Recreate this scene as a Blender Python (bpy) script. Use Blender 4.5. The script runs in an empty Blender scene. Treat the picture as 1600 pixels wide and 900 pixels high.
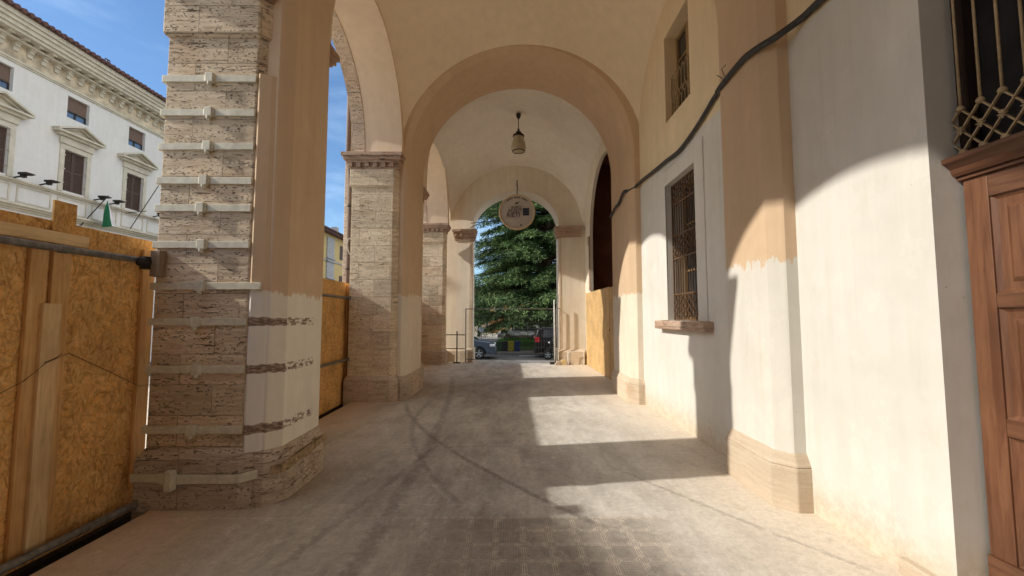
import bpy, math, random
from math import sin, cos, pi, sqrt, radians, atan2, tan
from mathutils import Vector, Matrix, noise as mnoise
random.seed(7)
scene = bpy.context.scene
COL = scene.collection

# ------------------------------------------------------------------ helpers
class MB:
    def __init__(s): s.v=[]; s.f=[]; s.mi=[]; s.sm=[]
    def add(s, vs, fs, mi=0, smooth=False):
        o=len(s.v); s.v+= [tuple(p) for p in vs]
        for f in fs: s.f.append(tuple(i+o for i in f)); s.mi.append(mi); s.sm.append(smooth)
        return s
    def box(s,x0,x1,y0,y1,z0,z1,mi=0):
        v=[(x0,y0,z0),(x1,y0,z0),(x1,y1,z0),(x0,y1,z0),(x0,y0,z1),(x1,y0,z1),(x1,y1,z1),(x0,y1,z1)]
        return s.add(v,[(0,3,2,1),(4,5,6,7),(0,1,5,4),(1,2,6,5),(2,3,7,6),(3,0,4,7)],mi)
    def obox(s,c,ax,ay,az,mi=0):   # oriented box: centre and three half-axis vectors
        c=Vector(c);ax=Vector(ax);ay=Vector(ay);az=Vector(az)
        v=[c-ax-ay-az,c+ax-ay-az,c+ax+ay-az,c-ax+ay-az,c-ax-ay+az,c+ax-ay+az,c+ax+ay+az,c-ax+ay+az]
        return s.add(v,[(0,3,2,1),(4,5,6,7),(0,1,5,4),(1,2,6,5),(2,3,7,6),(3,0,4,7)],mi)
    def bar(s,p,q,w,t=None,mi=0):
        p=Vector(p);q=Vector(q);d=(q-p); L=d.length
        if L<1e-6: return s
        d.normalize(); up=Vector((0,0,1)) if abs(d.z)<.95 else Vector((1,0,0))
        a=d.cross(up).normalized(); b=d.cross(a).normalized()
        return s.obox((p+q)/2,d*L/2,a*w/2,b*(t or w)/2,mi)
    def prism(s,poly,z0,z1,mi=0,top=None,smooth=False):
        n=len(poly); top=top or poly
        v=[(x,y,z0) for x,y in poly]+[(x,y,z1) for x,y in top]
        f=[(i,(i+1)%n,n+(i+1)%n,n+i) for i in range(n)]+[tuple(range(n-1,-1,-1)),tuple(range(n,2*n))]
        return s.add(v,f,mi,smooth)
    def tube(s,pts,r,n=10,mi=0,cap=True):
        pts=[Vector(p) for p in pts]; rings=[]; prev=None
        for i,p in enumerate(pts):
            t=(pts[min(i+1,len(pts)-1)]-pts[max(i-1,0)]).normalized()
            if prev is None:
                a=t.orthogonal().normalized()
            else:
                a=(prev-t*prev.dot(t)).normalized()
            prev=a; b=t.cross(a)
            rr=r[i] if isinstance(r,(list,tuple)) else r
            rings.append([p+a*rr*cos(2*pi*k/n)+b*rr*sin(2*pi*k/n) for k in range(n)])
        o=len(s.v)
        for R in rings: s.v+=[tuple(q) for q in R]
        for i in range(len(rings)-1):
            for k in range(n):
                s.f.append((o+i*n+k,o+i*n+(k+1)%n,o+(i+1)*n+(k+1)%n,o+(i+1)*n+k)); s.mi.append(mi); s.sm.append(True)
        if cap:
            s.f.append(tuple(o+k for k in range(n-1,-1,-1))); s.mi.append(mi); s.sm.append(False)
            s.f.append(tuple(o+(len(rings)-1)*n+k for k in range(n))); s.mi.append(mi); s.sm.append(False)
        return s
    def lathe(s,prof,c,axis='z',n=32,mi=0,smooth=True):
        c=Vector(c); o=len(s.v)
        for r,h in prof:
            for k in range(n):
                a=2*pi*k/n; p={'z':(r*cos(a),r*sin(a),h),'y':(r*cos(a),h,r*sin(a)),'x':(h,r*cos(a),r*sin(a))}[axis]
                s.v.append(tuple(c+Vector(p)))
        for i in range(len(prof)-1):
            for k in range(n):
                s.f.append((o+i*n+k,o+i*n+(k+1)%n,o+(i+1)*n+(k+1)%n,o+(i+1)*n+k)); s.mi.append(mi); s.sm.append(smooth)
        return s
    def build(s,name,mats,parent=None,bevel=0,seg=2):
        me=bpy.data.meshes.new(name); me.from_pydata(s.v,[],s.f)
        if not isinstance(mats,(list,tuple)): mats=[mats]
        for m in mats: me.materials.append(m)
        for p,mi,sm in zip(me.polygons,s.mi,s.sm): p.material_index=mi; p.use_smooth=sm
        me.validate(); me.update()
        import bmesh
        bm=bmesh.new(); bm.from_mesh(me); bmesh.ops.remove_doubles(bm,verts=bm.verts,dist=1e-5)
        bmesh.ops.recalc_face_normals(bm,faces=bm.faces); bm.to_mesh(me); bm.free()
        o=bpy.data.objects.new(name,me); COL.objects.link(o)
        if parent:
            o.parent=parent; o.location=-parent.location   # geometry is given in world space
        if bevel:
            b=o.modifiers.new('edge','BEVEL'); b.width=bevel; b.segments=seg; b.limit_method='ANGLE'; b.angle_limit=radians(35); b.harden_normals=False
        return o
def tag(o,label=None,cat=None,group=None,kind=None):
    if label: o['label']=label
    if cat: o['category']=cat
    if group: o['group']=group
    if kind: o['kind']=kind
    return o
def thing(name,label,cat,loc=(0,0,0),group=None):
    o=bpy.data.objects.new(name,None); COL.objects.link(o); o.location=loc; o.empty_display_size=.2
    return tag(o,label,cat,group)
def kids(o): return [c for c in bpy.data.objects if c.parent==o]
def copy_tree(o,parent=None):
    c=o.copy(); COL.objects.link(c)
    if parent: c.parent=parent
    for k in kids(o):
        if k is not c: copy_tree(k,c)
    return c

# ------------------------------------------------------------------ node materials
class NT:
    def __init__(s,name):
        s.m=bpy.data.materials.new(name); s.m.use_nodes=True; s.t=s.m.node_tree; s.n=s.t.nodes; s.b=s.n['Principled BSDF']
        s.b.inputs['Roughness'].default_value=.85
        g=s.n.new('ShaderNodeNewGeometry'); s.pos=g.outputs['Position']; s.nor=g.outputs['Normal']
    def L(s,a,b): s.t.links.new(a,b)
    def put(s,v,sock):
        if isinstance(v,bpy.types.NodeSocket): s.L(v,sock)
        elif isinstance(v,(tuple,list)) and len(v)==3 and sock.type=='RGBA': sock.default_value=(*v,1)
        else: sock.default_value=v
    def math(s,op,a,b=0,c=None,clamp=False):
        n=s.n.new('ShaderNodeMath'); n.operation=op; n.use_clamp=clamp; s.put(a,n.inputs[0]); s.put(b,n.inputs[1])
        if c is not None: s.put(c,n.inputs[2])
        return n.outputs[0]
    def xyz(s,v=None):
        n=s.n.new('ShaderNodeSeparateXYZ'); s.L(v or s.pos,n.inputs[0]); return n.outputs[0],n.outputs[1],n.outputs[2]
    def comb(s,x,y,z=0):
        n=s.n.new('ShaderNodeCombineXYZ')
        for i,v in enumerate((x,y,z)): s.put(v,n.inputs[i])
        return n.outputs[0]
    def map(s,scale=(1,1,1),rot=(0,0,0),loc=(0,0,0),v=None):
        n=s.n.new('ShaderNodeMapping'); s.L(v or s.pos,n.inputs[0]); n.inputs['Scale'].default_value=scale; n.inputs['Rotation'].default_value=rot; n.inputs['Location'].default_value=loc; return n.outputs[0]
    def noise(s,scale,v=None,detail=5,rough=.55,dist=0):
        n=s.n.new('ShaderNodeTexNoise'); s.L(v or s.pos,n.inputs['Vector']); n.inputs['Scale'].default_value=scale; n.inputs['Detail'].default_value=detail; n.inputs['Roughness'].default_value=rough; n.inputs['Distortion'].default_value=dist
        return n.outputs['Fac']
    def vor(s,scale,v=None,out='Distance',feature='F1',rnd=1):
        n=s.n.new('ShaderNodeTexVoronoi'); s.L(v or s.pos,n.inputs['Vector']); n.inputs['Scale'].default_value=scale; n.feature=feature
        n.inputs['Randomness'].default_value=rnd
        return n.outputs[out]
    def ss(s,x,a,b):   # smoothstep a..b -> 0..1
        n=s.n.new('ShaderNodeMapRange'); n.interpolation_type='SMOOTHSTEP'; s.put(x,n.inputs[0]); n.inputs[1].default_value=a; n.inputs[2].default_value=b; return n.outputs[0]
    def lin(s,x,a,b,c=0,d=1):
        n=s.n.new('ShaderNodeMapRange'); s.put(x,n.inputs[0]); n.inputs[1].default_value=a; n.inputs[2].default_value=b; n.inputs[3].default_value=c; n.inputs[4].default_value=d; return n.outputs[0]
    def mix(s,f,a,b,mode='MIX'):
        n=s.n.new('ShaderNodeMix'); n.data_type='RGBA'; n.blend_type=mode; s.put(f,n.inputs[0]); s.put(a,n.inputs[6]); s.put(b,n.inputs[7]); return n.outputs[2]
    def out(s,col,rough=None,bump=None,bs=.3,bd=.01,metal=None,spec=None):
        s.put(col,s.b.inputs['Base Color'])
        if rough is not None: s.put(rough,s.b.inputs['Roughness'])
        if metal is not None: s.b.inputs['Metallic'].default_value=metal
        if spec is not None: s.b.inputs['Specular IOR Level'].default_value=spec
        if bump is not None:
            n=s.n.new('ShaderNodeBump'); n.inputs['Strength'].default_value=bs; n.inputs['Distance'].default_value=bd; s.L(bump,n.inputs['Height']); s.L(n.outputs[0],s.b.inputs['Normal'])
        return s.m

def simple(name,col,rough=.6,metal=0,var=.15,scale=6,spec=.4,bs=.1):
    t=NT(name); n=t.noise(scale); k=t.lin(n,.3,.7,1-var,1+var)
    c=t.mix(1,col,t.comb(k,k,k),'MULTIPLY')
    return t.out(c,rough,n,bs,.005,metal,spec)

def plaster(name,upper,lower=None,zb=2.0,rag=.12,bands=None,dirt=.12,yb=None,base_tint=True,soft=.012):
    t=NT(name); x,y,z=t.xyz()
    n1=t.noise(.9,detail=6,rough=.6); n2=t.noise(5,detail=6); n3=t.noise(40,detail=3)
    nv=t.noise(1,v=t.map((7,7,.7)),detail=4)        # vertical run marks
    if lower is not None:
        edge=t.math('ADD',z,t.math('ADD',t.math('MULTIPLY',t.math('SUBTRACT',t.noise(5,v=t.map((2.4,2.4,.8)),detail=7,rough=.75),.5),rag*3),t.math('MULTIPLY',t.math('SUBTRACT',n1,.5),rag*1.2)))
        m=t.ss(edge,zb-soft,zb+soft); col=t.mix(m,lower,upper)
    else: col=t.mix(0,upper,upper)
    col=t.mix(t.ss(n1,.35,.75),col,t.mix(1,col,(1-dirt*.55,1-dirt*.62,1-dirt*.8),'MULTIPLY'))
    k=t.lin(n2,.3,.7,.975,1.025); col=t.mix(1,col,t.comb(k,k,k),'MULTIPLY')
    k=t.lin(nv,.3,.7,1-dirt*.35,1+dirt*.3); col=t.mix(1,col,t.comb(k,k,k),'MULTIPLY')
    # small chips and scuffs
    ch=t.math('MULTIPLY',t.ss(t.noise(9,detail=8,rough=.75),.68,.72),t.ss(n1,.5,.6))
    col=t.mix(t.math('MULTIPLY',ch,.5),col,(.62,.55,.45))
    ce=t.vor(.8,v=t.map((1,1,.8),v=None),feature='DISTANCE_TO_EDGE',out='Distance') if False else None
    wv=t.n.new('ShaderNodeVectorMath'); wv.operation='MULTIPLY_ADD'; nw=t.n.new('ShaderNodeTexNoise'); t.L(t.pos,nw.inputs['Vector']); nw.inputs['Scale'].default_value=3; nw.inputs['Detail'].default_value=6
    t.L(nw.outputs['Color'],wv.inputs[0]); wv.inputs[1].default_value=(.35,.35,.35); t.L(t.pos,wv.inputs[2])
    ce=t.vor(.75,v=wv.outputs[0],feature='DISTANCE_TO_EDGE')
    crack=t.math('MULTIPLY',t.ss(ce,.0045,.001),t.ss(t.noise(.7,v=t.map((1,1,1),loc=(4,7,2)),detail=3),.60,.68))
    col=t.mix(t.math('MULTIPLY',crack,.3 if base_tint else 0),col,t.mix(1,col,(.5,.45,.4),'MULTIPLY'))
    pt=t.noise(1.9,v=t.map((1,1,.8),loc=(9,2,5)),detail=9,rough=.7)
    col=t.mix(t.math('MULTIPLY',t.ss(pt,.585,.60),.40 if base_tint else .15),col,t.mix(1,col,(1.10,1.09,1.09),'MULTIPLY')); col=t.mix(t.math('MULTIPLY',t.ss(pt,.41,.39),.32 if base_tint else .12),col,t.mix(1,col,(.93,.90,.85),'MULTIPLY'))
    spots=t.math('MULTIPLY',t.ss(t.vor(6),.05,.03),t.ss(n2,.5,.6)); col=t.mix(t.math('MULTIPLY',spots,.6),col,(.42,.34,.26))
    drip=t.ss(t.noise(1,v=t.map((16,16,.45)),detail=5,rough=.6),.56,.70); col=t.mix(t.math('MULTIPLY',drip,.22 if base_tint else .05),col,t.mix(1,col,(.88,.82,.72),'MULTIPLY'))
    dirtlow=t.math('MULTIPLY',t.ss(t.math('ADD',z,t.math('MULTIPLY',pt,-.5)),.25,-.2),t.ss(t.noise(11,detail=8,rough=.8),.42,.6)); col=t.mix(t.math('MULTIPLY',dirtlow,.4 if base_tint else 0),col,t.mix(1,col,(.66,.58,.48),'MULTIPLY'))
    if base_tint:   # ochre damp tint near the floor
        g=t.math('MULTIPLY',t.ss(t.math('ADD',z,t.math('MULTIPLY',n2,-.25)),.3,-.12),.55); col=t.mix(g,col,t.mix(1,col,(.9,.72,.5),'MULTIPLY'))
    if bands:       # rough strips where the steel straps were
        acc=None
        for zz,w in bands:
            d=t.math('ABSOLUTE',t.math('SUBTRACT',t.math('ADD',z,t.math('MULTIPLY',t.math('SUBTRACT',t.noise(14,detail=4),.5),.05)),zz))
            a=t.math('MULTIPLY',t.ss(d,w,w-.012),1)
            acc=a if acc is None else t.math('MAXIMUM',acc,a)
        onin=t.ss(t.xyz(t.nor)[0],.75,.9)
        brk=t.noise(1,v=t.map((26,14,34)),detail=5,rough=.7)
        keep=t.math('SUBTRACT',1,t.math('MULTIPLY',onin,t.ss(brk,.53,.47)))
        far=t.ss(y,4.50,4.42)
        acc=t.math('MULTIPLY',t.math('MULTIPLY',acc,keep),far)
        dark=t.mix(t.ss(t.noise(1,v=t.map((20,20,60)),detail=5),.42,.6),(.20,.135,.11),(.42,.33,.27))
        col=t.mix(acc,col,dark)
    h=t.math('ADD',t.math('MULTIPLY',n2,.6),t.math('MULTIPLY',n3,.12))
    h=t.math('ADD',h,t.math('MULTIPLY',nv,.3))
    return t.out(col,.9,h,.22,.012,spec=.2)

def travertine(name,tint=(1,1,1),bw=.58,bh=.265,shift=0,dark=0,soft=1):
    t=NT(name); x,y,z=t.xyz()
    u=t.math('ADD',x,y)
    br=t.n.new('ShaderNodeTexBrick'); t.L(t.comb(t.math('ADD',u,shift),t.math('ADD',z,.02),0),br.inputs['Vector'])
    br.inputs['Scale'].default_value=1; br.inputs['Brick Width'].default_value=bw; br.inputs['Row Height'].default_value=bh
    br.inputs['Mortar Size'].default_value=.0035; br.inputs['Mortar Smooth'].default_value=.3; br.inputs['Bias'].default_value=0
    br.inputs['Color1'].default_value=(0,0,0,1); br.inputs['Color2'].default_value=(1,1,1,1); br.inputs['Mortar'].default_value=(.5,.5,.5,1)
    blk=t.xyz(br.outputs['Color'])[0]; joint=br.outputs['Fac']
    off=t.math('MULTIPLY',blk,7)
    v0=t.comb(x,t.math('ADD',y,off),z)
    bed=t.noise(1,v=t.map((2.0,2.0,26),v=v0),detail=7,rough=.65,dist=.4)
    bed2=t.noise(1,v=t.map((6,6,70),v=v0),detail=5,rough=.7)
    big=t.noise(1.6,detail=5)
    pv=t.map((17,17,36),v=v0)
    wob=t.noise(12,detail=3)
    pit=t.vor(1,v=pv); pit2=t.vor(1,v=t.map((26,26,60),v=v0))
    pmask=t.ss(t.noise(1,v=t.map((2.5,2.5,9),v=v0),detail=5,rough=.65),.48,.62)
    p1=t.math('MULTIPLY',t.ss(t.math('ADD',pit,t.math('MULTIPLY',wob,.22)),.36,.24),pmask)
    p2=t.math('MULTIPLY',t.ss(t.math('ADD',pit2,t.math('MULTIPLY',wob,.2)),.42,.28),t.ss(bed,.46,.58))
    cav=t.math('MULTIPLY',t.ss(t.noise(1,v=t.map((4.6,4.6,38),v=v0),detail=8,rough=.82),.575,.64),t.ss(big,.42,.52))
    pits=t.math('MULTIPLY',t.math('MAXIMUM',t.math('MAXIMUM',p1,t.math('MULTIPLY',p2,.8)),cav),soft)
    lo=[(.60,.475,.375)[i]*soft**.5+(.71,.59,.475)[i]*(1-soft**.5) for i in range(3)]; hi=[(.82,.70,.575)[i]*soft**.5+(.74,.62,.505)[i]*(1-soft**.5) for i in range(3)]
    c=t.mix(t.ss(bed,.3,.7),tuple(lo[i]*tint[i] for i in range(3)),tuple(hi[i]*tint[i] for i in range(3)))
    c=t.mix(t.math('MULTIPLY',t.ss(bed2,.45,.7),.45*soft),c,(.50*tint[0],.375*tint[1],.27*tint[2]))
    c=t.mix(t.math('MULTIPLY',t.ss(t.noise(1,v=t.map((3,3,11),v=v0),detail=7,rough=.75),.50,.66),.55*soft),c,(.38*tint[0],.275*tint[1],.195*tint[2]))
    k=t.lin(blk,0,1,.82,1.12); c=t.mix(1,c,t.comb(k,k,k),'MULTIPLY')
    c=t.mix(t.ss(big,.5,.8),c,t.mix(1,c,(.86,.74,.66),'MULTIPLY'))
    fine=t.math('MULTIPLY',t.ss(t.noise(1,v=t.map((55,55,120),v=v0),detail=3,rough=.7),.60,.68),t.ss(t.noise(1,v=t.map((5,5,14),v=v0),detail=4),.38,.55))
    c=t.mix(t.math('MULTIPLY',fine,.55),c,(.20,.125,.085))
    c=t.mix(t.math('MULTIPLY',pits,.8),c,(.085,.05,.034))
    c=t.mix(t.math('MULTIPLY',joint,t.math('MULTIPLY',t.ss(big,.35,.6),.6)),c,(.14,.10,.075))
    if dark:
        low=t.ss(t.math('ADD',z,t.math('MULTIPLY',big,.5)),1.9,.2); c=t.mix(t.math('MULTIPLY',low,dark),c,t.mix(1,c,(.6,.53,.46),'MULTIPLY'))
    h=t.math('SUBTRACT',t.math('ADD',t.math('MULTIPLY',bed,.35*soft),t.math('MULTIPLY',bed2,.2*soft)),t.math('ADD',pits,t.math('MULTIPLY',joint,.7)))
    return t.out(c,.92,h,.9*soft,.022,spec=.15)

def osb(name,base=(.74,.39,.115),flake=(.92,.60,.25),dk=(.38,.17,.045)):
    t=NT(name); x,y,z=t.xyz(); p=t.comb(t.math('ADD',x,y),z,0)
    w=t.n.new('ShaderNodeTexNoise'); t.L(p,w.inputs['Vector']); w.inputs['Scale'].default_value=9; w.inputs['Detail'].default_value=2
    vm=t.n.new('ShaderNodeVectorMath'); vm.operation='MULTIPLY_ADD'; t.L(w.outputs['Color'],vm.inputs[0]); vm.inputs[1].default_value=(.035,.035,0); t.L(p,vm.inputs[2]); q=vm.outputs[0]
    col=t.mix(t.noise(3,detail=6),base,(base[0]*1.2,base[1]*1.2,base[2]*1.15)); h=None
    for i,(a,sc) in enumerate([(.15,11),(.75,13),(-.55,12),(1.2,13),(-1.25,12),(.35,16),(-.2,15)]):
        v=t.map((5.0,1.15,1),(0,0,0),(i*3.1,i*1.7,0),v=t.map((1,1,1),(0,0,a),v=q))
        cc=t.vor(sc,v=v,out='Color'); r,g,b=t.xyz(cc)
        m=t.math('GREATER_THAN',r,.60)
        tone=t.mix(g,dk,flake)
        col=t.mix(t.math('MULTIPLY',m,t.lin(b,0,1,.10,.75)),col,tone)
        hh=t.math('MULTIPLY',m,g); h=hh if h is None else t.math('MAXIMUM',h,hh)
    run=t.ss(t.noise(1,v=t.map((9,9,.8)),detail=6,rough=.7),.50,.72); col=t.mix(t.math('MULTIPLY',run,.35),col,t.mix(1,col,(.62,.58,.56),'MULTIPLY'))
    scr=t.vor(2.6,v=t.comb(t.math('ADD',x,y),t.math('MULTIPLY',z,.9),0),rnd=.25); col=t.mix(t.math('MULTIPLY',t.ss(scr,.022,.014),.8),col,(.05,.045,.04))
    n=t.noise(2.2,detail=4); k=t.lin(n,.3,.7,.82,1.15); col=t.mix(1,col,t.comb(k,k,k),'MULTIPLY')
    return t.out(col,.75,h,.25,.004,spec=.3)

def wood(name,a,b,axis='z',scale=1,rough=.6,knots=True,spec=.3):
    t=NT(name); s=scale
    sc={'z':(14*s,14*s,1.1*s),'y':(14*s,1.1*s,14*s),'x':(1.1*s,14*s,14*s)}[axis]
    g=t.noise(1,v=t.map(sc),detail=6,rough=.6,dist=1.2); g2=t.noise(1,v=t.map(tuple(4*q for q in sc)),detail=4,rough=.7); big=t.noise(1.7,detail=4)
    c=t.mix(t.ss(g,.3,.7),a,b); c=t.mix(t.math('MULTIPLY',t.ss(g2,.5,.7),.45),c,tuple(q*.6 for q in a))
    k=t.lin(big,.3,.7,.8,1.15); c=t.mix(1,c,t.comb(k,k,k),'MULTIPLY')
    if knots:
        kd=t.vor(2.1,v=t.map((1.6,1.6,1.0))); c=t.mix(t.math('MULTIPLY',t.ss(kd,.085,.05),.85),c,tuple(q*.35 for q in a))
    return t.out(c,rough,g2,.2,.003,spec=spec)

def floor_mat():
    t=NT('portico floor'); x,y,z=t.xyz()
    T=.2
    def fr(v,o): return t.math('ABSOLUTE',t.math('SUBTRACT',t.math('FRACT',t.math('DIVIDE',t.math('ADD',v,o),T)),.5))
    a=fr(x,.10); b=fr(y,10.05)                      # 0 centre of tile .. .5 edge
    def line(d,c,w): return t.ss(t.math('ABSOLUTE',t.math('SUBTRACT',d,c)),w*1.3,w*.6)
    ea=t.math('SUBTRACT',.5,a); eb=t.math('SUBTRACT',.5,b)
    rad=t.math('SQRT',t.math('ADD',t.math('MULTIPLY',ea,ea),t.math('MULTIPLY',eb,eb)))
    outc=t.ss(rad,.20,.23)
    edge=t.math('MAXIMUM',line(ea,0,.018),line(eb,0,.018))
    in1=t.math('MULTIPLY',t.math('MAXIMUM',line(ea,.075,.018),line(eb,.075,.018)),outc)
    ring=t.math('MAXIMUM',line(rad,.13,.02),line(rad,.215,.02))
    dg=line(t.math('ADD',a,b),.70,.022)
    pat=t.math('MAXIMUM',t.math('MAXIMUM',edge,in1),t.math('MAXIMUM',ring,dg))
    inside=t.math('MULTIPLY',t.ss(t.math('MAXIMUM',a,b),.41,.40),t.ss(t.math('ADD',a,b),.66,.65))
    fx=t.math('ABSOLUTE',t.math('SUBTRACT',t.math('FRACT',t.math('MULTIPLY',x,11/T)),.5)); fy=t.math('ABSOLUTE',t.math('SUBTRACT',t.math('FRACT',t.math('MULTIPLY',y,11/T)),.5))
    fine=t.math('MULTIPLY',t.math('MAXIMUM',t.ss(fx,.3,.42),t.ss(fy,.3,.42)),inside)
    n1=t.noise(.8,detail=7,rough=.65); n2=t.noise(3.5,detail=9,rough=.72,dist=.15); n3=t.noise(18,detail=6,rough=.75); n4=t.noise(90,detail=3)
    sm=t.noise(1,v=t.map((2.2,.9,1),(0,0,-.35)),detail=9,rough=.72,dist=.25)
    # where the tile relief is not filled with dust
    reg=t.math('MULTIPLY',t.ss(y,3.58,3.54),t.ss(t.math('ADD',t.math('ABSOLUTE',t.math('SUBTRACT',x,.35)),t.math('MULTIPLY',t.math('SUBTRACT',n1,.5),1.6)),1.25,.45))
    reg2=t.math('MULTIPLY',t.math('MULTIPLY',t.ss(y,4.5,4.6),t.ss(y,9.5,7.0)),t.math('MULTIPLY',t.ss(t.math('ADD',t.math('ABSOLUTE',t.math('SUBTRACT',x,-.25)),t.math('MULTIPLY',n1,.9)),1.25,.8),.55))
    side=t.math('MULTIPLY',t.ss(y,3.58,3.54),.4)
    vis=t.math('MAXIMUM',t.math('MAXIMUM',reg,reg2),side)
    vis=t.math('MULTIPLY',vis,t.ss(n2,.25,.6))
    base=t.mix(t.ss(sm,.32,.68),(.49,.445,.39),(.74,.695,.62))
    base=t.mix(t.math('MULTIPLY',t.ss(n2,.45,.75),.5),base,(.78,.71,.61))
    tile=t.mix(t.ss(n2,.3,.7),(.27,.235,.20),(.42,.37,.32))
    base=t.mix(t.math('MULTIPLY',reg,.8),base,tile)
    # ochre dust to the wall and kerb sides
    dust=t.math('MAXIMUM',t.ss(t.math('ADD',x,t.math('MULTIPLY',n1,.9)),1.5,2.9),t.math('MULTIPLY',t.ss(t.math('ADD',x,t.math('MULTIPLY',n1,.9)),-1.2,-2.6),.75))
    base=t.mix(t.math('MULTIPLY',dust,.8),base,t.mix(n2,(.74,.62,.47),(.82,.72,.58)))
    base=t.mix(t.math('MULTIPLY',pat,t.math('MULTIPLY',vis,.85)),base,(.80,.70,.57))
    base=t.mix(t.math('MULTIPLY',fine,t.math('MULTIPLY',vis,.55)),base,(.66,.57,.47))
    # big joints of the paving
    JN=[]
    for d,w_,c_ in ((3.56,.005,(.74,.65,.53)),(3.80,.004,(.68,.61,.51)),(4.62,.005,(.25,.21,.18)),(5.52,.005,(.80,.72,.62)),(8.05,.010,(.30,.26,.22)),(9.9,.014,(.30,.26,.22)),(11.9,.02,(.82,.75,.66))):
        JN.append((t.math('MULTIPLY',t.ss(t.math('ABSOLUTE',t.math('SUBTRACT',t.math('ADD',y,t.math('MULTIPLY',t.math('SUBTRACT',n2,.5),.012)),d)),w_*1.4,w_*.5),t.math('MULTIPLY',t.ss(n3,.40,.60),.6)),c_))
    gx=t.math('ABSOLUTE',t.math('SUBTRACT',t.math('FRACT',t.math('DIVIDE',t.math('ADD',x,3),1.2)),.5)); gy=t.math('ABSOLUTE',t.math('SUBTRACT',t.math('FRACT',t.math('DIVIDE',t.math('ADD',y,.35),1.45)),.5))
    gm=t.math('MULTIPLY',t.math('MAXIMUM',t.ss(gx,.494,.498),t.ss(gy,.4945,.498)),t.math('MULTIPLY',t.ss(y,3.8,3.9),t.ss(n3,.35,.6)))
    base=t.mix(t.math('MULTIPLY',gm,.4),base,(.50,.42,.33))
    mid=t.ss(t.math('ADD',x,t.math('MULTIPLY',t.math('SUBTRACT',n1,.5),.8)),.9,-.1)  # shaded left side of the floor darkened further, shade put into the colour
    shade_mask=t.math('MULTIPLY',mid,t.ss(t.math('ADD',x,t.math('MULTIPLY',n1,.5)),-2.9,-2.0))
    base=t.mix(shade_mask,base,t.mix(1,base,(.72,.70,.68),'MULTIPLY'))
    rustd=t.math('MULTIPLY',t.ss(t.math('ADD',x,t.math('MULTIPLY',n1,.8)),-1.2,-2.3),.7); base=t.mix(rustd,base,t.mix(1,base,(.86,.70,.55),'MULTIPLY'))
    grit=t.ss(t.noise(55,detail=5,rough=.8),.58,.66); base=t.mix(t.math('MULTIPLY',grit,.28),base,t.mix(1,base,(.5,.47,.44),'MULTIPLY'))
    grit2=t.ss(t.noise(37,v=t.map((1,1,1),(0,0,0),(3,9,0)),detail=5,rough=.8),.60,.67); base=t.mix(t.math('MULTIPLY',grit2,.3),base,(.88,.82,.74))
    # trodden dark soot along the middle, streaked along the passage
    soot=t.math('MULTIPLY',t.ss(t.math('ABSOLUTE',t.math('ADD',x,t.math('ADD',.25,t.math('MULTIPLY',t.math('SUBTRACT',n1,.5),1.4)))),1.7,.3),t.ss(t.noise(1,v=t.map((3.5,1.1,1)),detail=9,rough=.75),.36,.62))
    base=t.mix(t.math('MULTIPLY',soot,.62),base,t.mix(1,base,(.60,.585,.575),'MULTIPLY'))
    blot=t.ss(t.noise(2.6,detail=10,rough=.8),.52,.66); base=t.mix(t.math('MULTIPLY',blot,.45),base,t.mix(1,base,(.66,.62,.58),'MULTIPLY'))
    pale=t.ss(t.noise(4.3,v=t.map((1,.6,1),(0,0,0),(5,3,0)),detail=10,rough=.8),.56,.68); base=t.mix(t.math('MULTIPLY',pale,.4),base,(.84,.78,.68))
    scr=t.ss(t.noise(1,v=t.map((70,2.2,1),(0,0,.5)),detail=4,rough=.6),.66,.72); base=t.mix(t.math('MULTIPLY',t.math('MULTIPLY',scr,t.ss(n1,.45,.6)),.35),base,(.85,.80,.72))
    # paint drops, stains
    drop=t.math('MULTIPLY',t.ss(t.vor(2.2,v=t.map((1,1,0))),.10,.05),t.ss(n3,.4,.55)); base=t.mix(t.math('MULTIPLY',drop,.55),base,(.66,.60,.50))
    spk=t.math('MULTIPLY',t.ss(t.vor(13,v=t.map((1,1,0))),.12,.07),t.ss(n1,.45,.6)); base=t.mix(t.math('MULTIPLY',spk,.6),base,(.64,.58,.48))
    stn=t.ss(t.noise(1.7,detail=8,rough=.75,dist=.8),.62,.72); base=t.mix(t.math('MULTIPLY',stn,.6),base,(.20,.17,.145))
    # curved tyre marks
    def mark(f,w,st,ylo,yhi):
        d=t.math('ABSOLUTE',t.math('SUBTRACT',x,f)); m=t.ss(t.math('ADD',d,t.math('MULTIPLY',t.math('SUBTRACT',n3,.5),.16)),w*1.2,w*.2)
        m=t.math('MULTIPLY',m,t.math('MULTIPLY',t.ss(y,ylo,ylo+.4),t.ss(y,yhi,yhi-1)))
        return t.math('MULTIPLY',m,t.math('MULTIPLY',t.ss(n2,.30,.55),st))
    y5=t.math('SUBTRACT',y,4)
    fA=t.math('ADD',-1.0,t.math('MULTIPLY',t.math('MULTIPLY',y5,y5),-.0095))
    fB=t.math('ADD',.22,t.math('ADD',t.math('MULTIPLY',y5,-.80),t.math('MULTIPLY',t.math('MULTIPLY',y5,y5),.066)))
    fC=t.math('ADD',1.55,t.math('ADD',t.math('MULTIPLY',y5,-.62),t.math('MULTIPLY',t.math('MULTIPLY',y5,y5),.03)))
    fD=t.math('ADD',-.55,t.math('ADD',t.math('MULTIPLY',y5,-.55),t.math('MULTIPLY',t.math('MULTIPLY',y5,y5),.075)))
    fE=t.math('ADD',-1.25,t.math('MULTIPLY',y5,.22))
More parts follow.
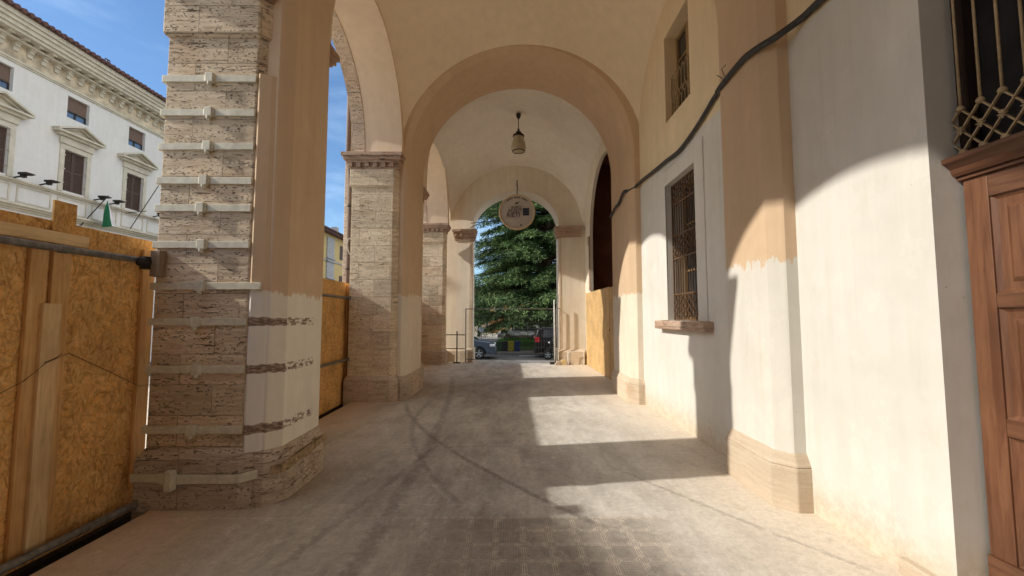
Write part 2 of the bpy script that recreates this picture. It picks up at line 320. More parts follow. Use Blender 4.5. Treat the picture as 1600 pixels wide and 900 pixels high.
    for f_,w_,s_,a_,b_ in ((fA,.085,.42,2.2,12),(fB,.055,.50,3.2,8.6),(fC,.035,.30,2.6,5.2),(fD,.05,.35,3.6,9),(fE,.05,.30,2.6,6.5)): base=t.mix(mark(f_,w_,s_,a_,b_),base,(.12,.098,.082))
    for j_,c_ in JN: base=t.mix(j_,base,c_)
    k=t.lin(n3,.3,.7,.84,1.14); base=t.mix(1,base,t.comb(k,k,k),'MULTIPLY')
    k=t.lin(n4,.3,.7,.92,1.08); base=t.mix(1,base,t.comb(k,k,k),'MULTIPLY'); base=t.mix(1,base,(.96,.985,1.03),'MULTIPLY')
    h=t.math('ADD',t.math('ADD',t.math('MULTIPLY',n2,.6),t.math('MULTIPLY',n3,.35)),t.math('SUBTRACT',t.math('MULTIPLY',n4,.15),t.math('MULTIPLY',t.math('MAXIMUM',pat,t.math('MULTIPLY',fine,.5)),t.math('MULTIPLY',vis,.35))))
    return t.out(base,t.lin(n2,.3,.7,.62,.85),h,.28,.01,spec=.35)

def glass(name,col=(.03,.035,.04),rough=.08):
    t=NT(name); return t.out(col,rough,t.noise(3),.02,.002,spec=.7)

PEACH=(.70,.54,.39); PEACH_BAND=(.66,.49,.335); YEL=(.72,.58,.39); WHITE=(.69,.665,.615); WARMW=(.69,.675,.635)
M={}
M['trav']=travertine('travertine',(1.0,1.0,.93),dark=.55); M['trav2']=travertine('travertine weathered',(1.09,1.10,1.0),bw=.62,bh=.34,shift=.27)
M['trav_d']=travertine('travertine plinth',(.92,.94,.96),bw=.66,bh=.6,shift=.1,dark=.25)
M['cap']=travertine('carved limestone',(.80,.70,.66),bw=3,bh=1.5)
M['ring']=travertine('arch stone',(1.05,1.02,.98),bw=.6,bh=.5)
M['base']=travertine('base stone pale',(.93,.93,.88),bw=3.1,bh=2.2,shift=.4,soft=.18)
M['leg1']=plaster('plaster on near pier',PEACH_BAND,(.84,.79,.70),1.82,.11,bands=[(1.585,.042),(1.17,.045),(.655,.045)])
M['coat1']=plaster('plaster coat on near pier',PEACH_BAND,(.80,.77,.73),1.86,.05,bands=[(1.585,.045),(1.17,.045),(.655,.045)])
M['band1']=plaster('plaster near band',PEACH_BAND,WHITE,2.13,.17)
M['band2']=plaster('plaster far band',PEACH_BAND,(.78,.70,.58),2.08,.14)
M['vault']=plaster('ochre vault plaster',(.86,.73,.54),dirt=.08,base_tint=False)
M['vault2']=plaster('grey vault plaster',(.80,.74,.66),dirt=.12,base_tint=False)
M['soffit']=plaster('arch soffit plaster',(.80,.64,.48),base_tint=False)
M['soffit2']=plaster('white soffit plaster',(.78,.73,.66),base_tint=False)
M['wall']=plaster('portico wall plaster',(.80,.66,.45),WARMW,4.12,.012,soft=.03)
M['wall2']=plaster('far wall plaster',(.76,.68,.56),dirt=.14)
M['reveal']=plaster('door reveal plaster',(.88,.80,.70))
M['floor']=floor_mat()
M['osb']=osb('oriented strand board'); M['osb2']=osb('strand board pale',(.58,.37,.16),(.70,.49,.24),(.42,.25,.10))
M['plank']=wood('raw plank',(.62,.34,.13),(.78,.50,.23)); M['plank2']=wood('pale plank',(.66,.44,.22),(.84,.63,.37)); M['plankh']=wood('pale plank lying',(.66,.44,.22),(.84,.63,.37),'y')
M['door']=wood('door wood',(.115,.045,.022),(.20,.09,.045),knots=False,rough=.42,spec=.5); M['doorh']=wood('door wood rails',(.10,.04,.02),(.165,.075,.038),'y',knots=False,rough=.42,spec=.5)
M['steel']=simple('cream painted strap',(.60,.57,.465),.55,0,.14,20,bs=.25); M['rust']=simple('rusty strap',(.34,.24,.14),.85,0,.6,26,bs=.6)
M['galv']=simple('galvanised tube',(.20,.19,.175),.6,.3,.4,25,bs=.5); M['dark']=simple('dark iron',(.035,.030,.026),.6,.3,.3,25)
M['bars']=simple('ochre iron bars',(.34,.22,.10),.55,.2,.35,30); M['bars2']=simple('brown iron grille',(.15,.085,.045),.55,.2,.3,30); M['bars3']=simple('pale iron grille',(.42,.31,.18),.6,.1,.2,30)
M['glass']=glass('dark glass'); M['fan']=simple('dusty dark glass',(.018,.016,.017),.5,0,.3,5,.15); M['void']=simple('dark interior',(.03,.015,.010),.9,0,.2,2); M['voidbrown']=simple('dark brown interior',(.24,.10,.065),.95,0,.25,1.2)
M['lampg']=simple('opal glass',(.50,.42,.29),.35,0,.1,8); M['conduit']=simple('grey conduit',(.055,.055,.058),.6,0,.3,40)
M['bldg']=plaster('palazzo render',(.62,.62,.61),dirt=.10,base_tint=False); M['bldgm']=simple('palazzo moulding',(.50,.47,.39),.85,0,.14,3); M['frz']=simple('palazzo frieze',(.48,.41,.30),.85,0,.45,2.2)
M['shut']=simple('brown shutter',(.085,.055,.045),.7,0,.2,12); M['blind']=simple('roller blind',(.13,.085,.065),.7,0,.1,12); M['skyglass']=glass('window glass',(.10,.16,.26),.05)
M['tile']=simple('roof tile',(.11,.06,.055),.85,0,.45,5,bs=.4); M['red']=simple('red flag cloth',(.5,.03,.03),.8); M['green']=simple('green flag cloth',(.005,.10,.04),.8,0,.1); M['white']=simple('white flag cloth',(.75,.76,.80),.8,0,.05)
M['yel']=plaster('ochre house render',(.55,.42,.20),base_tint=False); M['quoin']=simple('grey quoin',(.36,.36,.37),.9,0,.25,6)
M['asph']=simple('asphalt',(.060,.060,.064),.85,0,.25,3,bs=.3); M['plaza']=simple('plaza stone',(.56,.51,.43),.85,0,.2,2); M['paint']=simple('road paint',(.7,.7,.7),.7,0,.15,9)
M['pave']=simple('pavement',(.20,.18,.16),.85,0,.2,3)
M['carb']=simple('blue grey car paint',(.085,.11,.15),.28,.3,.03,2,.6,0); M['blackp']=simple('black car paint',(.012,.012,.014),.22,.2,.03,2,.6,0); M['silver']=simple('silver car paint',(.55,.56,.58),.3,.3,.03,2,.6,0)
M['tyre']=simple('tyre rubber',(.018,.018,.018),.85,0,.1,9); M['rim']=simple('alloy rim',(.62,.63,.65),.3,.6,.05,5); M['plastic']=simple('black plastic',(.025,.025,.027),.6,0,.1,9)
M['redl']=simple('red lamp lens',(.55,.02,.03),.2,0,.1,9); M['whl']=simple('clear lamp lens',(.8,.8,.8),.15,0,.05,9)
M['biny']=simple('yellow bin plastic',(.33,.26,.02),.5,0,.1,5); M['binb']=simple('blue bin plastic',(.01,.03,.11),.5,0,.1,5); M['bing']=simple('dark green bin plastic',(.03,.06,.025),.5,0,.1,5)
M['orange']=plaster('orange house render',(.60,.30,.12),base_tint=False); M['bark']=simple('bark',(.07,.045,.03),.95,0,.4,8,bs=.8)
M['metal']=simple('fence metal',(.22,.225,.22),.6,.2,.15,15); M['signf']=simple('sign face',(.46,.42,.38),.55,0,.08,3); M['signr']=simple('sign rim',(.60,.46,.28),.6,0,.12,8)
M['ink']=simple('sign ink',(.05,.04,.045),.7,0,.05,5); M['navy']=simple('sign navy',(.010,.016,.05),.6,0,.05,5); M['faint']=simple('sign faint line',(.50,.42,.32),.7)
M['block']=simple('yellow foam block',(.70,.55,.28),.8,0,.15,9); M['blockw']=wood('old timber',(.22,.15,.10),(.34,.25,.17)); M['brownboard']=simple('tan board',(.45,.27,.13),.8)

def leafmat(name,a,b):
    t=NT(name); n=t.noise(1.1,detail=4); n2=t.noise(14,detail=2)
    c=t.mix(t.ss(n,.35,.65),a,b); k=t.lin(n2,.3,.7,.6,1.35); c=t.mix(1,c,t.comb(k,k,k),'MULTIPLY')
    t.b.inputs['Subsurface Weight'].default_value=0
    return t.out(c,.65,spec=.25)
M['needle']=leafmat('cedar needles',(.045,.090,.033),(.13,.20,.07)); M['leaf']=leafmat('leaves',(.045,.095,.02),(.10,.17,.04)); M['grass']=leafmat('lawn',(.09,.26,.02),(.14,.36,.04))

# ------------------------------------------------------------------ camera
cam=bpy.data.cameras.new('camera'); cam.sensor_width=36; cam.lens=660/1600*36; cam.clip_start=.05; cam.clip_end=2000
co=bpy.data.objects.new('camera',cam); COL.objects.link(co); co.location=(0,0,1.63)
co.rotation_euler=(radians(90)+math.atan(45/660),0,-math.atan(4/660)); scene.camera=co

# ------------------------------------------------------------------ generic arch pieces
def arch_pts(c,r,z0,n=40,rz=None):
    rz=rz or r
    return [(c-r*cos(pi*i/n), z0+rz*sin(pi*i/n)) for i in range(n+1)]
def arch_slab(mb,u0,u1,w0,w1,zs,ztop,c,r,z0,conv,n=40,rz=None,wskew=0,mi=0,soffit=True):
    """wall slab u0..u1 above height zs with an arched hole (jambs stilted from zs up to z0)"""
    A=arch_pts(c,r,z0,n,rz)
    top=[(max(u0,min(u1,u)),ztop) for u,_ in A]
    P=[];F=[]
    def w(wv,u): return wv-wskew*(u-.14)
    for wv in (w0,w1):
        for (u,z) in A: P.append(conv(u,w(wv,u),z))
        for (u,z) in top: P.append(conv(u,w(wv,u),z))
    m=len(A)
    for i in range(m-1):
        F.append((i,i+1,m+i+1,m+i)); F.append((2*m+i,3*m+i,3*m+i+1,2*m+i+1))
        if soffit: F.append((i,2*m+i,2*m+i+1,i+1))
        F.append((m+i,m+i+1,3*m+i+1,3*m+i))
    mb.add(P,F,mi)
    for a,b in ((u0,c-r),(c+r,u1)):
        if b-a>1e-4:
            q=[conv(a,w(w0,a),zs),conv(b,w(w0,b),zs),conv(b,w(w0,b),ztop),conv(a,w(w0,a),ztop),conv(a,w(w1,a),zs),conv(b,w(w1,b),zs),conv(b,w(w1,b),ztop),conv(a,w(w1,a),ztop)]
            mb.add(q,[(0,1,2,3),(7,6,5,4),(0,4,5,1),(0,3,7,4),(1,5,6,2),(3,2,6,7)],mi)
side=lambda u,w,z:(w,u,z)      # wall running along Y
cross=lambda u,w,z:(u,w,z)     # wall running along X

# ------------------------------------------------------------------ SETTING: ground
mb=MB(); mb.add([(-400,-400,-.75),(400,-400,-.75),(400,600,-.75),(-400,600,-.75)],[(0,1,2,3)])
tag(mb.build('ground',M['plaza']),kind='structure')
mb=MB(); mb.add([(-60,17.2,-.742),(60,17.2,-.742),(60,27.2,-.742),(-60,27.2,-.742)],[(0,1,2,3)])
tag(mb.build('road',M['asph']),kind='structure')
mb=MB(); mb.box(-1.15,-.42,23.7,23.85,-.741,-.737); mb.box(.6,2.6,25.9,26.0,-.741,-.737)
tag(mb.build('road_marking',M['paint']),kind='structure')
mb=MB(); mb.box(-60,60,27.2,29.6,-.75,-.63); tag(mb.build('pavement',M['pave'],bevel=.02),kind='structure')
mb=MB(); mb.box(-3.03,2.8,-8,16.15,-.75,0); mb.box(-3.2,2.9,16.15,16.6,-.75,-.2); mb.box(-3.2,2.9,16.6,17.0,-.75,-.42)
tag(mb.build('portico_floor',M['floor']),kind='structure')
mb=MB(); mb.add([(-60,36,-.70),(60,36,-.70),(60,46,-.72),(-60,46,-.72)],[(0,1,2,3)]); tag(mb.build('far_road',M['asph']),kind='structure')
# grassy bank across the road
mb=MB(); N=40; vs=[];fs=[]
for i in range(N+1):
    for j in range(9):
        X=-1.75+i*6.5/N; Yy=30.2+j*.65; e=min(1,min(i,N-i)/7)*min(1,min(j,8-j)/2.2)
        vs.append((X,Yy,-.73+e*(.42+.30*j/8)+.05*mnoise.noise((X*2,Yy*2,0))*e))
for i in range(N):
    for j in range(8): a=i*9+j; fs.append((a,a+9,a+10,a+1))
mb.add(vs,fs,0,True); tag(mb.build('grass_bank',M['grass']),kind='structure')
g=MB(); rnd=random.Random(3)
for _ in range(14000):
    X=-1.5+rnd.random()*6.1; j=rnd.random()*8; Yy=30.2+j*.65; e=min(1,min((X+1.75)/6.5*N,N-(X+1.75)/6.5*N)/7)*min(1,min(j,8-j)/2.2)
    z=-.73+e*(.42+.30*j/8); a=rnd.random()*6.28; h=.05+.07*rnd.random(); d=(cos(a)*.012,sin(a)*.012)
    g.add([(X-d[0],Yy-d[1],z),(X+d[0],Yy+d[1],z),(X+d[1]*2,Yy-d[0]*2,z+h)],[(0,1,2)])
tag(g.build('grass',M['grass']),'bright green grass on the bank beyond the bins','grass',kind='stuff')
g=MB()
for _ in range(380):
    X=-.9+rnd.random()*2.6; Yy=33.6+rnd.random()*1.2; z=-.02+rnd.random()*.12
    for k in range(4):
        a=rnd.random()*6.28; s=.05; g.add([(X,Yy,z),(X+s*cos(a),Yy+s*sin(a),z+.03),(X+s*cos(a+1),Yy+s*sin(a+1),z+.05)],[(0,1,2)])
tag(g.build('flower_bed',M['rust']),'russet flowers along the top of the green bank','flowers',kind='stuff')

# ------------------------------------------------------------------ arcade: piers on the left
def plinth(mb,bot,top,z1=.36,z2=.47,z0=-.75):
    mb.prism(bot,z0,z1); mb.prism(bot,z1+.0005,z2,top=top)
def stone_pier(yf,yb,label,mat,pil=None,down=-.75,outer=-3.14,capmat=None,plmat=None,coat=False,group='stone piers of the portico'):
    t=thing('stone_pier',label,'pier',(-2.7,(yf+yb)/2,0),group)
    cx=-2.22
    sh=[(outer,yf),(-2.32,yf),(cx,yf+.10),(cx,yb-.10),(-2.32,yb),(outer,yb)]
    mb=MB(); mb.prism(sh,.40,4.198); mb.build('shaft',mat,t,bevel=.008)
    e=.05
    mb=MB(); mb.prism([(outer-e,yf-e),(-2.31,yf-e),(cx+.05,yf+.03),(cx+.05,yb-.03),(-2.31,yb+e),(outer-e,yb+e)],down,.41)
    mb.prism([(outer-e,yf-e),(-2.31,yf-e),(cx+.05,yf+.03),(cx+.05,yb-.03),(-2.31,yb+e),(outer-e,yb+e)],.4105,.50,top=[(outer-.004,yf-.004),(-2.318,yf-.004),(cx+.003,yf+.098),(cx+.003,yb-.098),(-2.318,yb+.004),(outer-.004,yb+.004)])
    mb.build('plinth',plmat or M['trav_d'],t,bevel=.01)
    mb=MB(); k=.035; mb.prism([(outer-.004,yf-.004),(-2.318,yf-.004),(cx,yf+.1),(cx,yb-.1),(-2.318,yb+.004),(outer-.004,yb+.004)],4.1985,4.225,top=[(outer-k,yf-k),(-2.30,yf-k),(cx,yf+.07),(cx,yb-.07),(-2.30,yb+k),(outer-k,yb+k)])
    mb.prism([(outer-k,yf-k),(-2.30,yf-k),(cx,yf+.07),(cx,yb-.07),(-2.30,yb+k),(outer-k,yb+k)],4.2255,4.57)
    mb.build('necking',mat,t,bevel=.012)
    # capital: moulded slab with dentils
    mb=MB(); z=4.57
    for z0_,z1_,o in ((4.5705,4.60,.045),(4.69,4.73,.10),(4.7305,4.80,.14),(4.8005,4.87,.175)):
        mb.prism([(outer-o,yf-o),(-2.26+o*.8,yf-o),(-2.26+o*.8,yb+o),(outer-o,yb+o)],z0_,z1_)
    mb.prism([(outer-.03,yf-.03),(-2.24,yf-.03),(-2.24,yb+.03),(outer-.03,yb+.03)],4.6005,4.69)
    n=6; W=(-2.22)-(outer-.06)
    for i in range(n):
        x0=outer-.07+i*W/n+.01; mb.box(x0,x0+W/n*.52,yf-.085,yf-.032,4.605,4.688)
    nn=max(4,int((yb-yf)/.17))
    for i in range(nn):
        y0=yf-.02+i*(yb-yf)/nn+.02
        for xa,xb in ((outer-.085,outer-.032),(-2.238,-2.20)): mb.box(xa,xb,y0,y0+.085,4.605,4.688)
    mb.build('capital',M['cap'],t,bevel=.006)
    if coat:
        mb=MB(); a=.006
        mb.prism([(-2.285,yf-.006),(-2.20,yf+.035),(-2.13,yf+.09),(-2.13,yf+.3),(-2.3,yf+.3),(-2.31,yf+.01)],.455,3.86)
        mb.build('plaster_coat',M['coat1'],t,bevel=.004)
    return t
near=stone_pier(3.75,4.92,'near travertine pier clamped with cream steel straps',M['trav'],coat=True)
mid=stone_pier(8.28,10.85,'pale travertine pier standing between the two strand board hoardings gap and the wide ochre arch',M['trav2'])
mid['label']='middle travertine pier with dentil capital and downpipe behind it'
far=stone_pier(14.6,15.02,'farthest travertine pier next to the end arch',M['trav2'])
b0=stone_pier(-.75,.43,'travertine pier beside the camera position, out of the photo',M['trav'])
b1=stone_pier(-5.3,-4.1,'travertine pier behind the camera position, out of the photo',M['trav'])

# facade side pilaster and downpipe next to the middle pier
t=thing('facade_pilaster','sunlit outer stone pilaster rising behind the middle pier','pilaster',(-3.3,9.5,0))
mb=MB(); mb.box(-3.42,-3.195,8.62,10.5,-.75,9.5); mb.build('shaft',M['ring'],t,bevel=.01)
t=thing('downpipe','brown downpipe on the outer edge of the middle pier','pipe',(-3.3,8.54,0))
mb=MB(); mb.tube([(-3.27,8.56,-.5),(-3.27,8.56,4.3),(-3.29,8.57,4.6),(-3.34,8.56,5.0),(-3.34,8.56,8.5)],.045,12); mb.build('pipe',M['blind'],t)
for z in (1.2,2.6,3.9): mb=MB(); mb.lathe([(.046,-.02),(.056,-.02),(.056,.02),(.046,.02)],(-3.27,8.56,z),n=16); mb.build('bracket',M['dark'],t)
mb=MB(); rr=random.Random(5)
for k in range(5):
    pts=[(-3.22+.06*cos(a*.6+k),8.49+.02*sin(a+k),3.05+.17*sin(a*.6+k*.9)) for a in range(0,12)]
    mb.tube(pts,.006,6)
tag(mb.build('cable_coil',M['signf']),'loose coil of pale cable hanging on the downpipe','cable')

# arcade wall above the capitals: stone face outside, plaster inside, arches between the piers
bays=[(-4.1,-.75),(.43,3.75),(4.92,8.28),(10.85,14.6)]
t=thing('arcade_wall','arcade wall of round arches carried by the travertine piers','wall',(-2.65,5,4.87))
edges=[-8,(-5.3-4.1)/2+.0,(-.75+.43)/2,(3.75+4.92)/2,(8.28+10.85)/2,15.02]
spans=[(-4.7,-.16),(-.16,4.335),(4.335,9.565),(9.565,15.02)]
mo=MB(); mi_=MB(); sf=MB()
for (a,b),(s0,s1) in zip(bays,spans):
    c=(a+b)/2; r=(b-a)/2+.0
    z0=5.0; rz=r*.79 if a==.43 else r
    arch_slab(mo,s0,s1,-3.16,-2.90,4.872,9.5,c,r-.012,z0,side,48,rz=rz-.012)
    arch_slab(mi_,s0,s1,-2.898,-2.16,4.872,8.6,c,r+.004,z0,side,48,rz=rz+.004)
mo.box(-3.16,-2.9,-8,-4.7,4.872,9.5); mi_.box(-2.898,-2.16,-8,-4.7,4.872,8.6)
mo.build('stone_facing',M['ring'],t); mi_.build('plaster_backing',[M['soffit']],t)
mb=MB(); 
mb.box(-3.6,-3.165,-8,15.02,8.9,9.5); mb.box(-3.35,-3.165,-8,15.02,7.6,7.8); mb.build('cornice',M['ring'],t,bevel=.02)

# ------------------------------------------------------------------ transverse arches with their pilasters
def transverse(yf,yb,k,label,mat,r=2.19,c=.14,zs=4.83,plin=True,rightonly=True,legz=.40):
    t=thing('transverse_arch',label,'arch',(c,(yf+yb)/2,0),'transverse arches across the portico')
    prof=[(r+.42,yf),(r+.10,yf),(r+.085,yf+.012),(r,yf+.11),(r,yb-.11),(r+.10,yb),(r+.42,yb)]
    path=[]
    for i in range(14): path.append(('R',legz+(zs-legz)*i/14))
    for i in range(57): path.append(('A',pi*i/56))
    for i in range(14): path.append(('L',zs-(zs-legz)*(i+1)/14))
    mb=MB(); P=[];F=[]
    for kind,v in path:
        for rho,y in prof:
            if kind=='R': x,z=c+rho,v
            elif kind=='L': x,z=c-rho,v
            else: x,z=c+rho*cos(v),zs+rho*sin(v)
            if kind!='A' or True:
                x=min(x,2.62); x=max(x,-2.26)
            P.append((x,y-k*(x-c),z))
    m=len(prof)
    for i in range(len(path)-1):
        for j in range(m-1): F.append((i*m+j,i*m+j+1,(i+1)*m+j+1,(i+1)*m+j))
    mb.add(P,F,0)
    o=mb.build('band',mat,t)
    if plin:
        for s in (1,-1):
            def S(pts): return [((c+s*q),y-k*(s*q)) for q,y in pts]
            e=.058
            bot=[(r+.42,yf-e),(r+.10-e*.4,yf-e),(r-e,yf+.09),(r-e,yb-.09),(r+.10-e*.4,yb+e),(r+.42,yb+e)]
            top=[(r+.42,yf-.002),(r+.10,yf-.002),(r-.003,yf+.11),(r-.003,yb-.11),(r+.10,yb+.002),(r+.42,yb+.002)]
            if s<0: bot=[(min(q,2.37),y) for q,y in bot]; top=[(min(q,2.37),y) for q,y in top]
            bb,tt=S(bot),S(top)
            mb=MB(); mb.prism(bb,-.02,.36); mb.prism(bb,.3605,.47,top=tt)
            mb.build('plinth',M['base'] if s>0 else M['trav_d'],t,bevel=.012)
    return t
T1=transverse(3.74,4.68,.03,'near ochre transverse arch with cable crossing its right pilaster',M['leg1'])
T2=transverse(8.21,9.78,.085,'far ochre transverse arch with ragged unpainted plaster on its lower legs',M['band2'])
# right leg of the near arch has its own paint line
T1_band=[o for o in kids(T1) if o.name.startswith('band')][0]
T1_band.data.materials.append(M['band1'])
for p in T1_band.data.polygons:
    if p.center.x>0.1: p.material_index=1
T0=transverse(-.75,.43,0,'ochre transverse arch above the camera position, out of the photo',M['band1'])
Tm=transverse(-5.3,-4.2,0,'ochre transverse arch behind the camera position, out of the photo',M['band1'])

# ------------------------------------------------------------------ vaults
def vault(y0,y1,k0,k1,lat,label,mat,crown=7.10,z0=4.80,x0=-2.19,x1=2.60):
    mb=MB(); N=56; c=.18; a=2.40; P=[];F=[]; B=(lat-z0)**2; A=(crown-z0)**2
    for i in range(N+1):
        x=x0+(x1-x0)*i/N; u=(x-c)/a
        ya=y0-k0*(x-.14); yb=y1-k1*(x-.14)
        for j in range(N+1):
            y=ya+(yb-ya)*j/N; v=2*j/N-1
            q=A*max(0,1-u*u)+B*max(0,1-v*v); P.append((x,y,z0+sqrt(q)))
    for i in range(N):
        for j in range(N): q=i*(N+1)+j; F.append((q,q+1,q+N+2,q+N+1))
    mb.add(P,F,0,True)
    o=mb.build('vault',mat); tag(o,label,'vault',group='sail vaults of the portico'); return o
vault(4.60,8.25,.03,.085,6.68,'warm ochre vault between the near and far transverse arches',M['vault'])
vault(9.70,15.12,.085,.15,6.66,'greyish unpainted vault with the hanging lamp',M['vault2'],crown=7.14,x1=2.72)
vault(.40,3.80,0,.03,6.68,'ochre vault over the door beside the near pier',M['vault'])
vault(-4.25,-.7,0,0,6.68,'ochre vault behind the camera position, out of the photo',M['vault'])
mb=MB(); mb.box(-3.5,3.6,-8,16.2,8.62,8.9); t=mb.build('portico_roof',M['tile']); tag(t,'roof slab over the portico vaults','roof')

mb=MB(); mb.box(-3.1,3.0,-8.4,-8.01,-.02,8.6); tag(mb.build('light_block_wall',M['wall']),'added unseen cream plastered wall behind the camera position, blocking light from the open end','wall')  # added unseen wall closing the open end, cuts light on front faces
# ------------------------------------------------------------------ right wall with door and windows
W=thing('portico_wall','cream plastered building wall with grilled windows and wooden door','wall',(2.53,5,0))
XW=2.53; XB=3.0
mb=MB()
def wbox(y0,y1,z0,z1): mb.box(XW,XB,y0,y1,z0,z1)
DY0,DY1,DZ=.84,2.475,4.35
WY0,WY1,WZ0,WZ1=5.62,6.70,1.57,3.735
UY0,UY1,UZ0,UZ1=5.70,6.62,4.75,6.17
wbox(-8,DY0,-.02,8.6); wbox(DY0,DY1,DZ,8.6); wbox(DY1,WY0,-.02,8.6)
wbox(WY0,WY1,-.02,WZ0); wbox(WY0,UY0,WZ1,8.6); wbox(UY0,WY1,WZ1,UZ0); wbox(UY1,WY1,UZ0,8.6); wbox(UY0,UY1,UZ1,8.6)
wbox(WY1,9.62,-.02,8.6)
mb.build('wall',M['wall'],W)
mb=MB(); mb.box(XB+.01,XB+.6,DY0-.2,7.5,-.02,8); 
mb=MB()
for (a,b,c_,d) in ((DY0,DY1,-.02,DZ),(WY0,WY1,WZ0,WZ1),(UY0,UY1,UZ0,UZ1)):
    x0,x1=XB-.01,XB+.9
    mb.add([(x1,a-.3,c_-.3),(x1,b+.3,c_-.3),(x1,b+.3,d+.3),(x1,a-.3,d+.3),(x0,a-.3,c_-.3),(x0,b+.3,c_-.3),(x0,b+.3,d+.3),(x0,a-.3,d+.3)],[(0,1,2,3),(0,1,5,4),(1,2,6,5),(2,3,7,6),(3,0,4,7)])
mb.build('room_interior',M['void'],W)
# low plinth stone at the foot beside the door
mb=MB(); mb.box(2.475,2.529,DY1+.0,2.79,-.01,.105); mb.build('base_stone',M['base'],W,bevel=.008)
# door
D=thing('dummy','x','x'); bpy.data.objects.remove(D)
def part_empty(name,parent,loc):
    o=bpy.data.objects.new(name,None); COL.objects.link(o); o.parent=parent; o.location=Vector(loc)-parent.location; o.empty_display_size=.1; return o
def build_under(mb,name,mat,parent,**k):
    """mesh under a second-level empty: world-space geometry"""
    o=mb.build(name,mat,None,**k); o.parent=parent
    wl=Vector(parent.location)+(Vector(parent.parent.location) if parent.parent else Vector()); o.location=-wl; return o
dr=part_empty('wooden_door',W,(2.71,1.65,0))
XD=2.705
def leaf(y0,y1):
    fr=MB(); pn=MB()
    fr.box(XD,XD+.05,y1-.125,y1,.0,2.44); fr.box(XD,XD+.05,y0,y0+.125,.0,2.44)
    rails=[(0,.30),(.98,1.075),(1.68,1.76),(2.31,2.44)]
    rl=MB()
    for a,b in rails: rl.box(XD+.002,XD+.05,y0+.125,y1-.125,a,b)
    rl.box(XD-.018,XD+.002,y0,y1,0,.30)
    for (a,b) in ((.30,.98),(1.075,1.68),(1.76,2.31)):
        ya,yb=y0+.125,y1-.125
        # moulding step, recessed field and raised panel
        for (o1,o2,xa,xb) in ((0,.022,XD+.012,XD+.028),(.022,.06,XD+.028,XD+.030)):
            pn.add([(xa,ya+o1,a+o1),(xa,yb-o1,a+o1),(xa,yb-o1,b-o1),(xa,ya+o1,b-o1),(xb,ya+o2,a+o2),(xb,yb-o2,a+o2),(xb,yb-o2,b-o2),(xb,ya+o2,b-o2)],[(0,1,5,4),(1,2,6,5),(2,3,7,6),(3,0,4,7)])
        o1,o2=.06,.085; xa,xb=XD+.030,XD+.014
        pn.add([(xa,ya+o1,a+o1),(xa,yb-o1,a+o1),(xa,yb-o1,b-o1),(xa,ya+o1,b-o1),(xb,ya+o2,a+o2),(xb,yb-o2,a+o2),(xb,yb-o2,b-o2),(xb,ya+o2,b-o2)],[(0,1,5,4),(1,2,6,5),(2,3,7,6),(3,0,4,7),(4,5,6,7)])
        pn.box(XD+.032,XD+.05,ya,yb,a,b)
    build_under(fr,'stile',M['door'],dr,bevel=.003); build_under(rl,'rail',M['doorh'],dr,bevel=.003); build_under(pn,'panel',M['door'],dr)
leaf(1.66,2.455); leaf(.86,1.652)
mb=MB()
mb.box(2.685,2.80,DY0+.002,DY1-.002,2.44,2.462)
P=[(2.80,2.463),(2.668,2.463),(2.655,2.480),(2.648,2.505),(2.622,2.528),(2.604,2.540),(2.600,2.548),(2.600,2.572),(2.80,2.572)]
V=[(a,DY0+.002,b) for a,b in P]+[(a,DY1-.002,b) for a,b in P]; k_=len(P)
mb.add(V,[tuple(range(k_)),tuple(range(2*k_-1,k_-1,-1))]+[(i,(i+1)%k_,k_+(i+1)%k_,k_+i) for i in range(k_)])
build_under(mb,'transom',M['doorh'],dr,bevel=.004)
mb=MB(); mb.box(2.725,2.78,DY0+.002,DY0+.05,2.573,4.3); mb.box(2.725,2.78,DY1-.065,DY1-.002,2.573,4.3); mb.box(2.725,2.78,1.63,1.68,2.573,4.3)
build_under(mb,'fanlight_frame',M['void'],dr)
mb=MB(); mb.box(2.79,2.80,DY0+.002,DY1-.002,2.573,4.34); build_under(mb,'fanlight_glass',M['fan'],dr)
mb=MB(); rz0,rz1=2.60,2.86; xg=2.685; sp=.107; n=15; ys=[2.42-sp*i for i in range(n)]
for i,yy in enumerate(ys):
    mb.tube([(xg,yy,rz1),(xg,yy,4.34)],.0075,8)
    mb.lathe([(0,-.018),(.02,-.008),(.022,.004),(.012,.02),(0,.022)],(xg,yy,rz1),n=10); mb.lathe([(0,-.018),(.02,-.008),(.022,.004),(.012,.02),(0,.022)],(xg,yy,rz0),n=10)
    mb.bar((xg,yy,2.573),(xg,yy,rz0),.012)
zc=(rz0+rz1)/2
H_=rz1-rz0
for i in range(-2,n+2):
    yt=2.42-sp*i
    for sg in (-1,1):
        ya,za,yb,zb_=yt,rz1,yt-sg*2*sp,rz0
        # clip to the frame
        def cl(y):
            return min(max(y,DY0+.01),DY1-.01)
        if (ya>DY1 and yb>DY1) or (ya<DY0 and yb<DY0): continue
        ca,cb=cl(ya),cl(yb)
        if abs(ca-cb)<.02: continue
        zf=lambda y: za+(zb_-za)*(y-ya)/(yb-ya)
        mb.bar((xg+.004*sg,ca,zf(ca)),(xg+.004*sg,cb,zf(cb)),.015,.008)
for yy in ys:
    for k in range(4):
        a=k*pi/4; mb.bar((xg-.010,yy-.024*cos(a),zc-.024*sin(a)),(xg-.010,yy+.024*cos(a),zc+.024*sin(a)),.009,.005)
build_under(mb,'fanlight_grille',M['bars3'],dr)
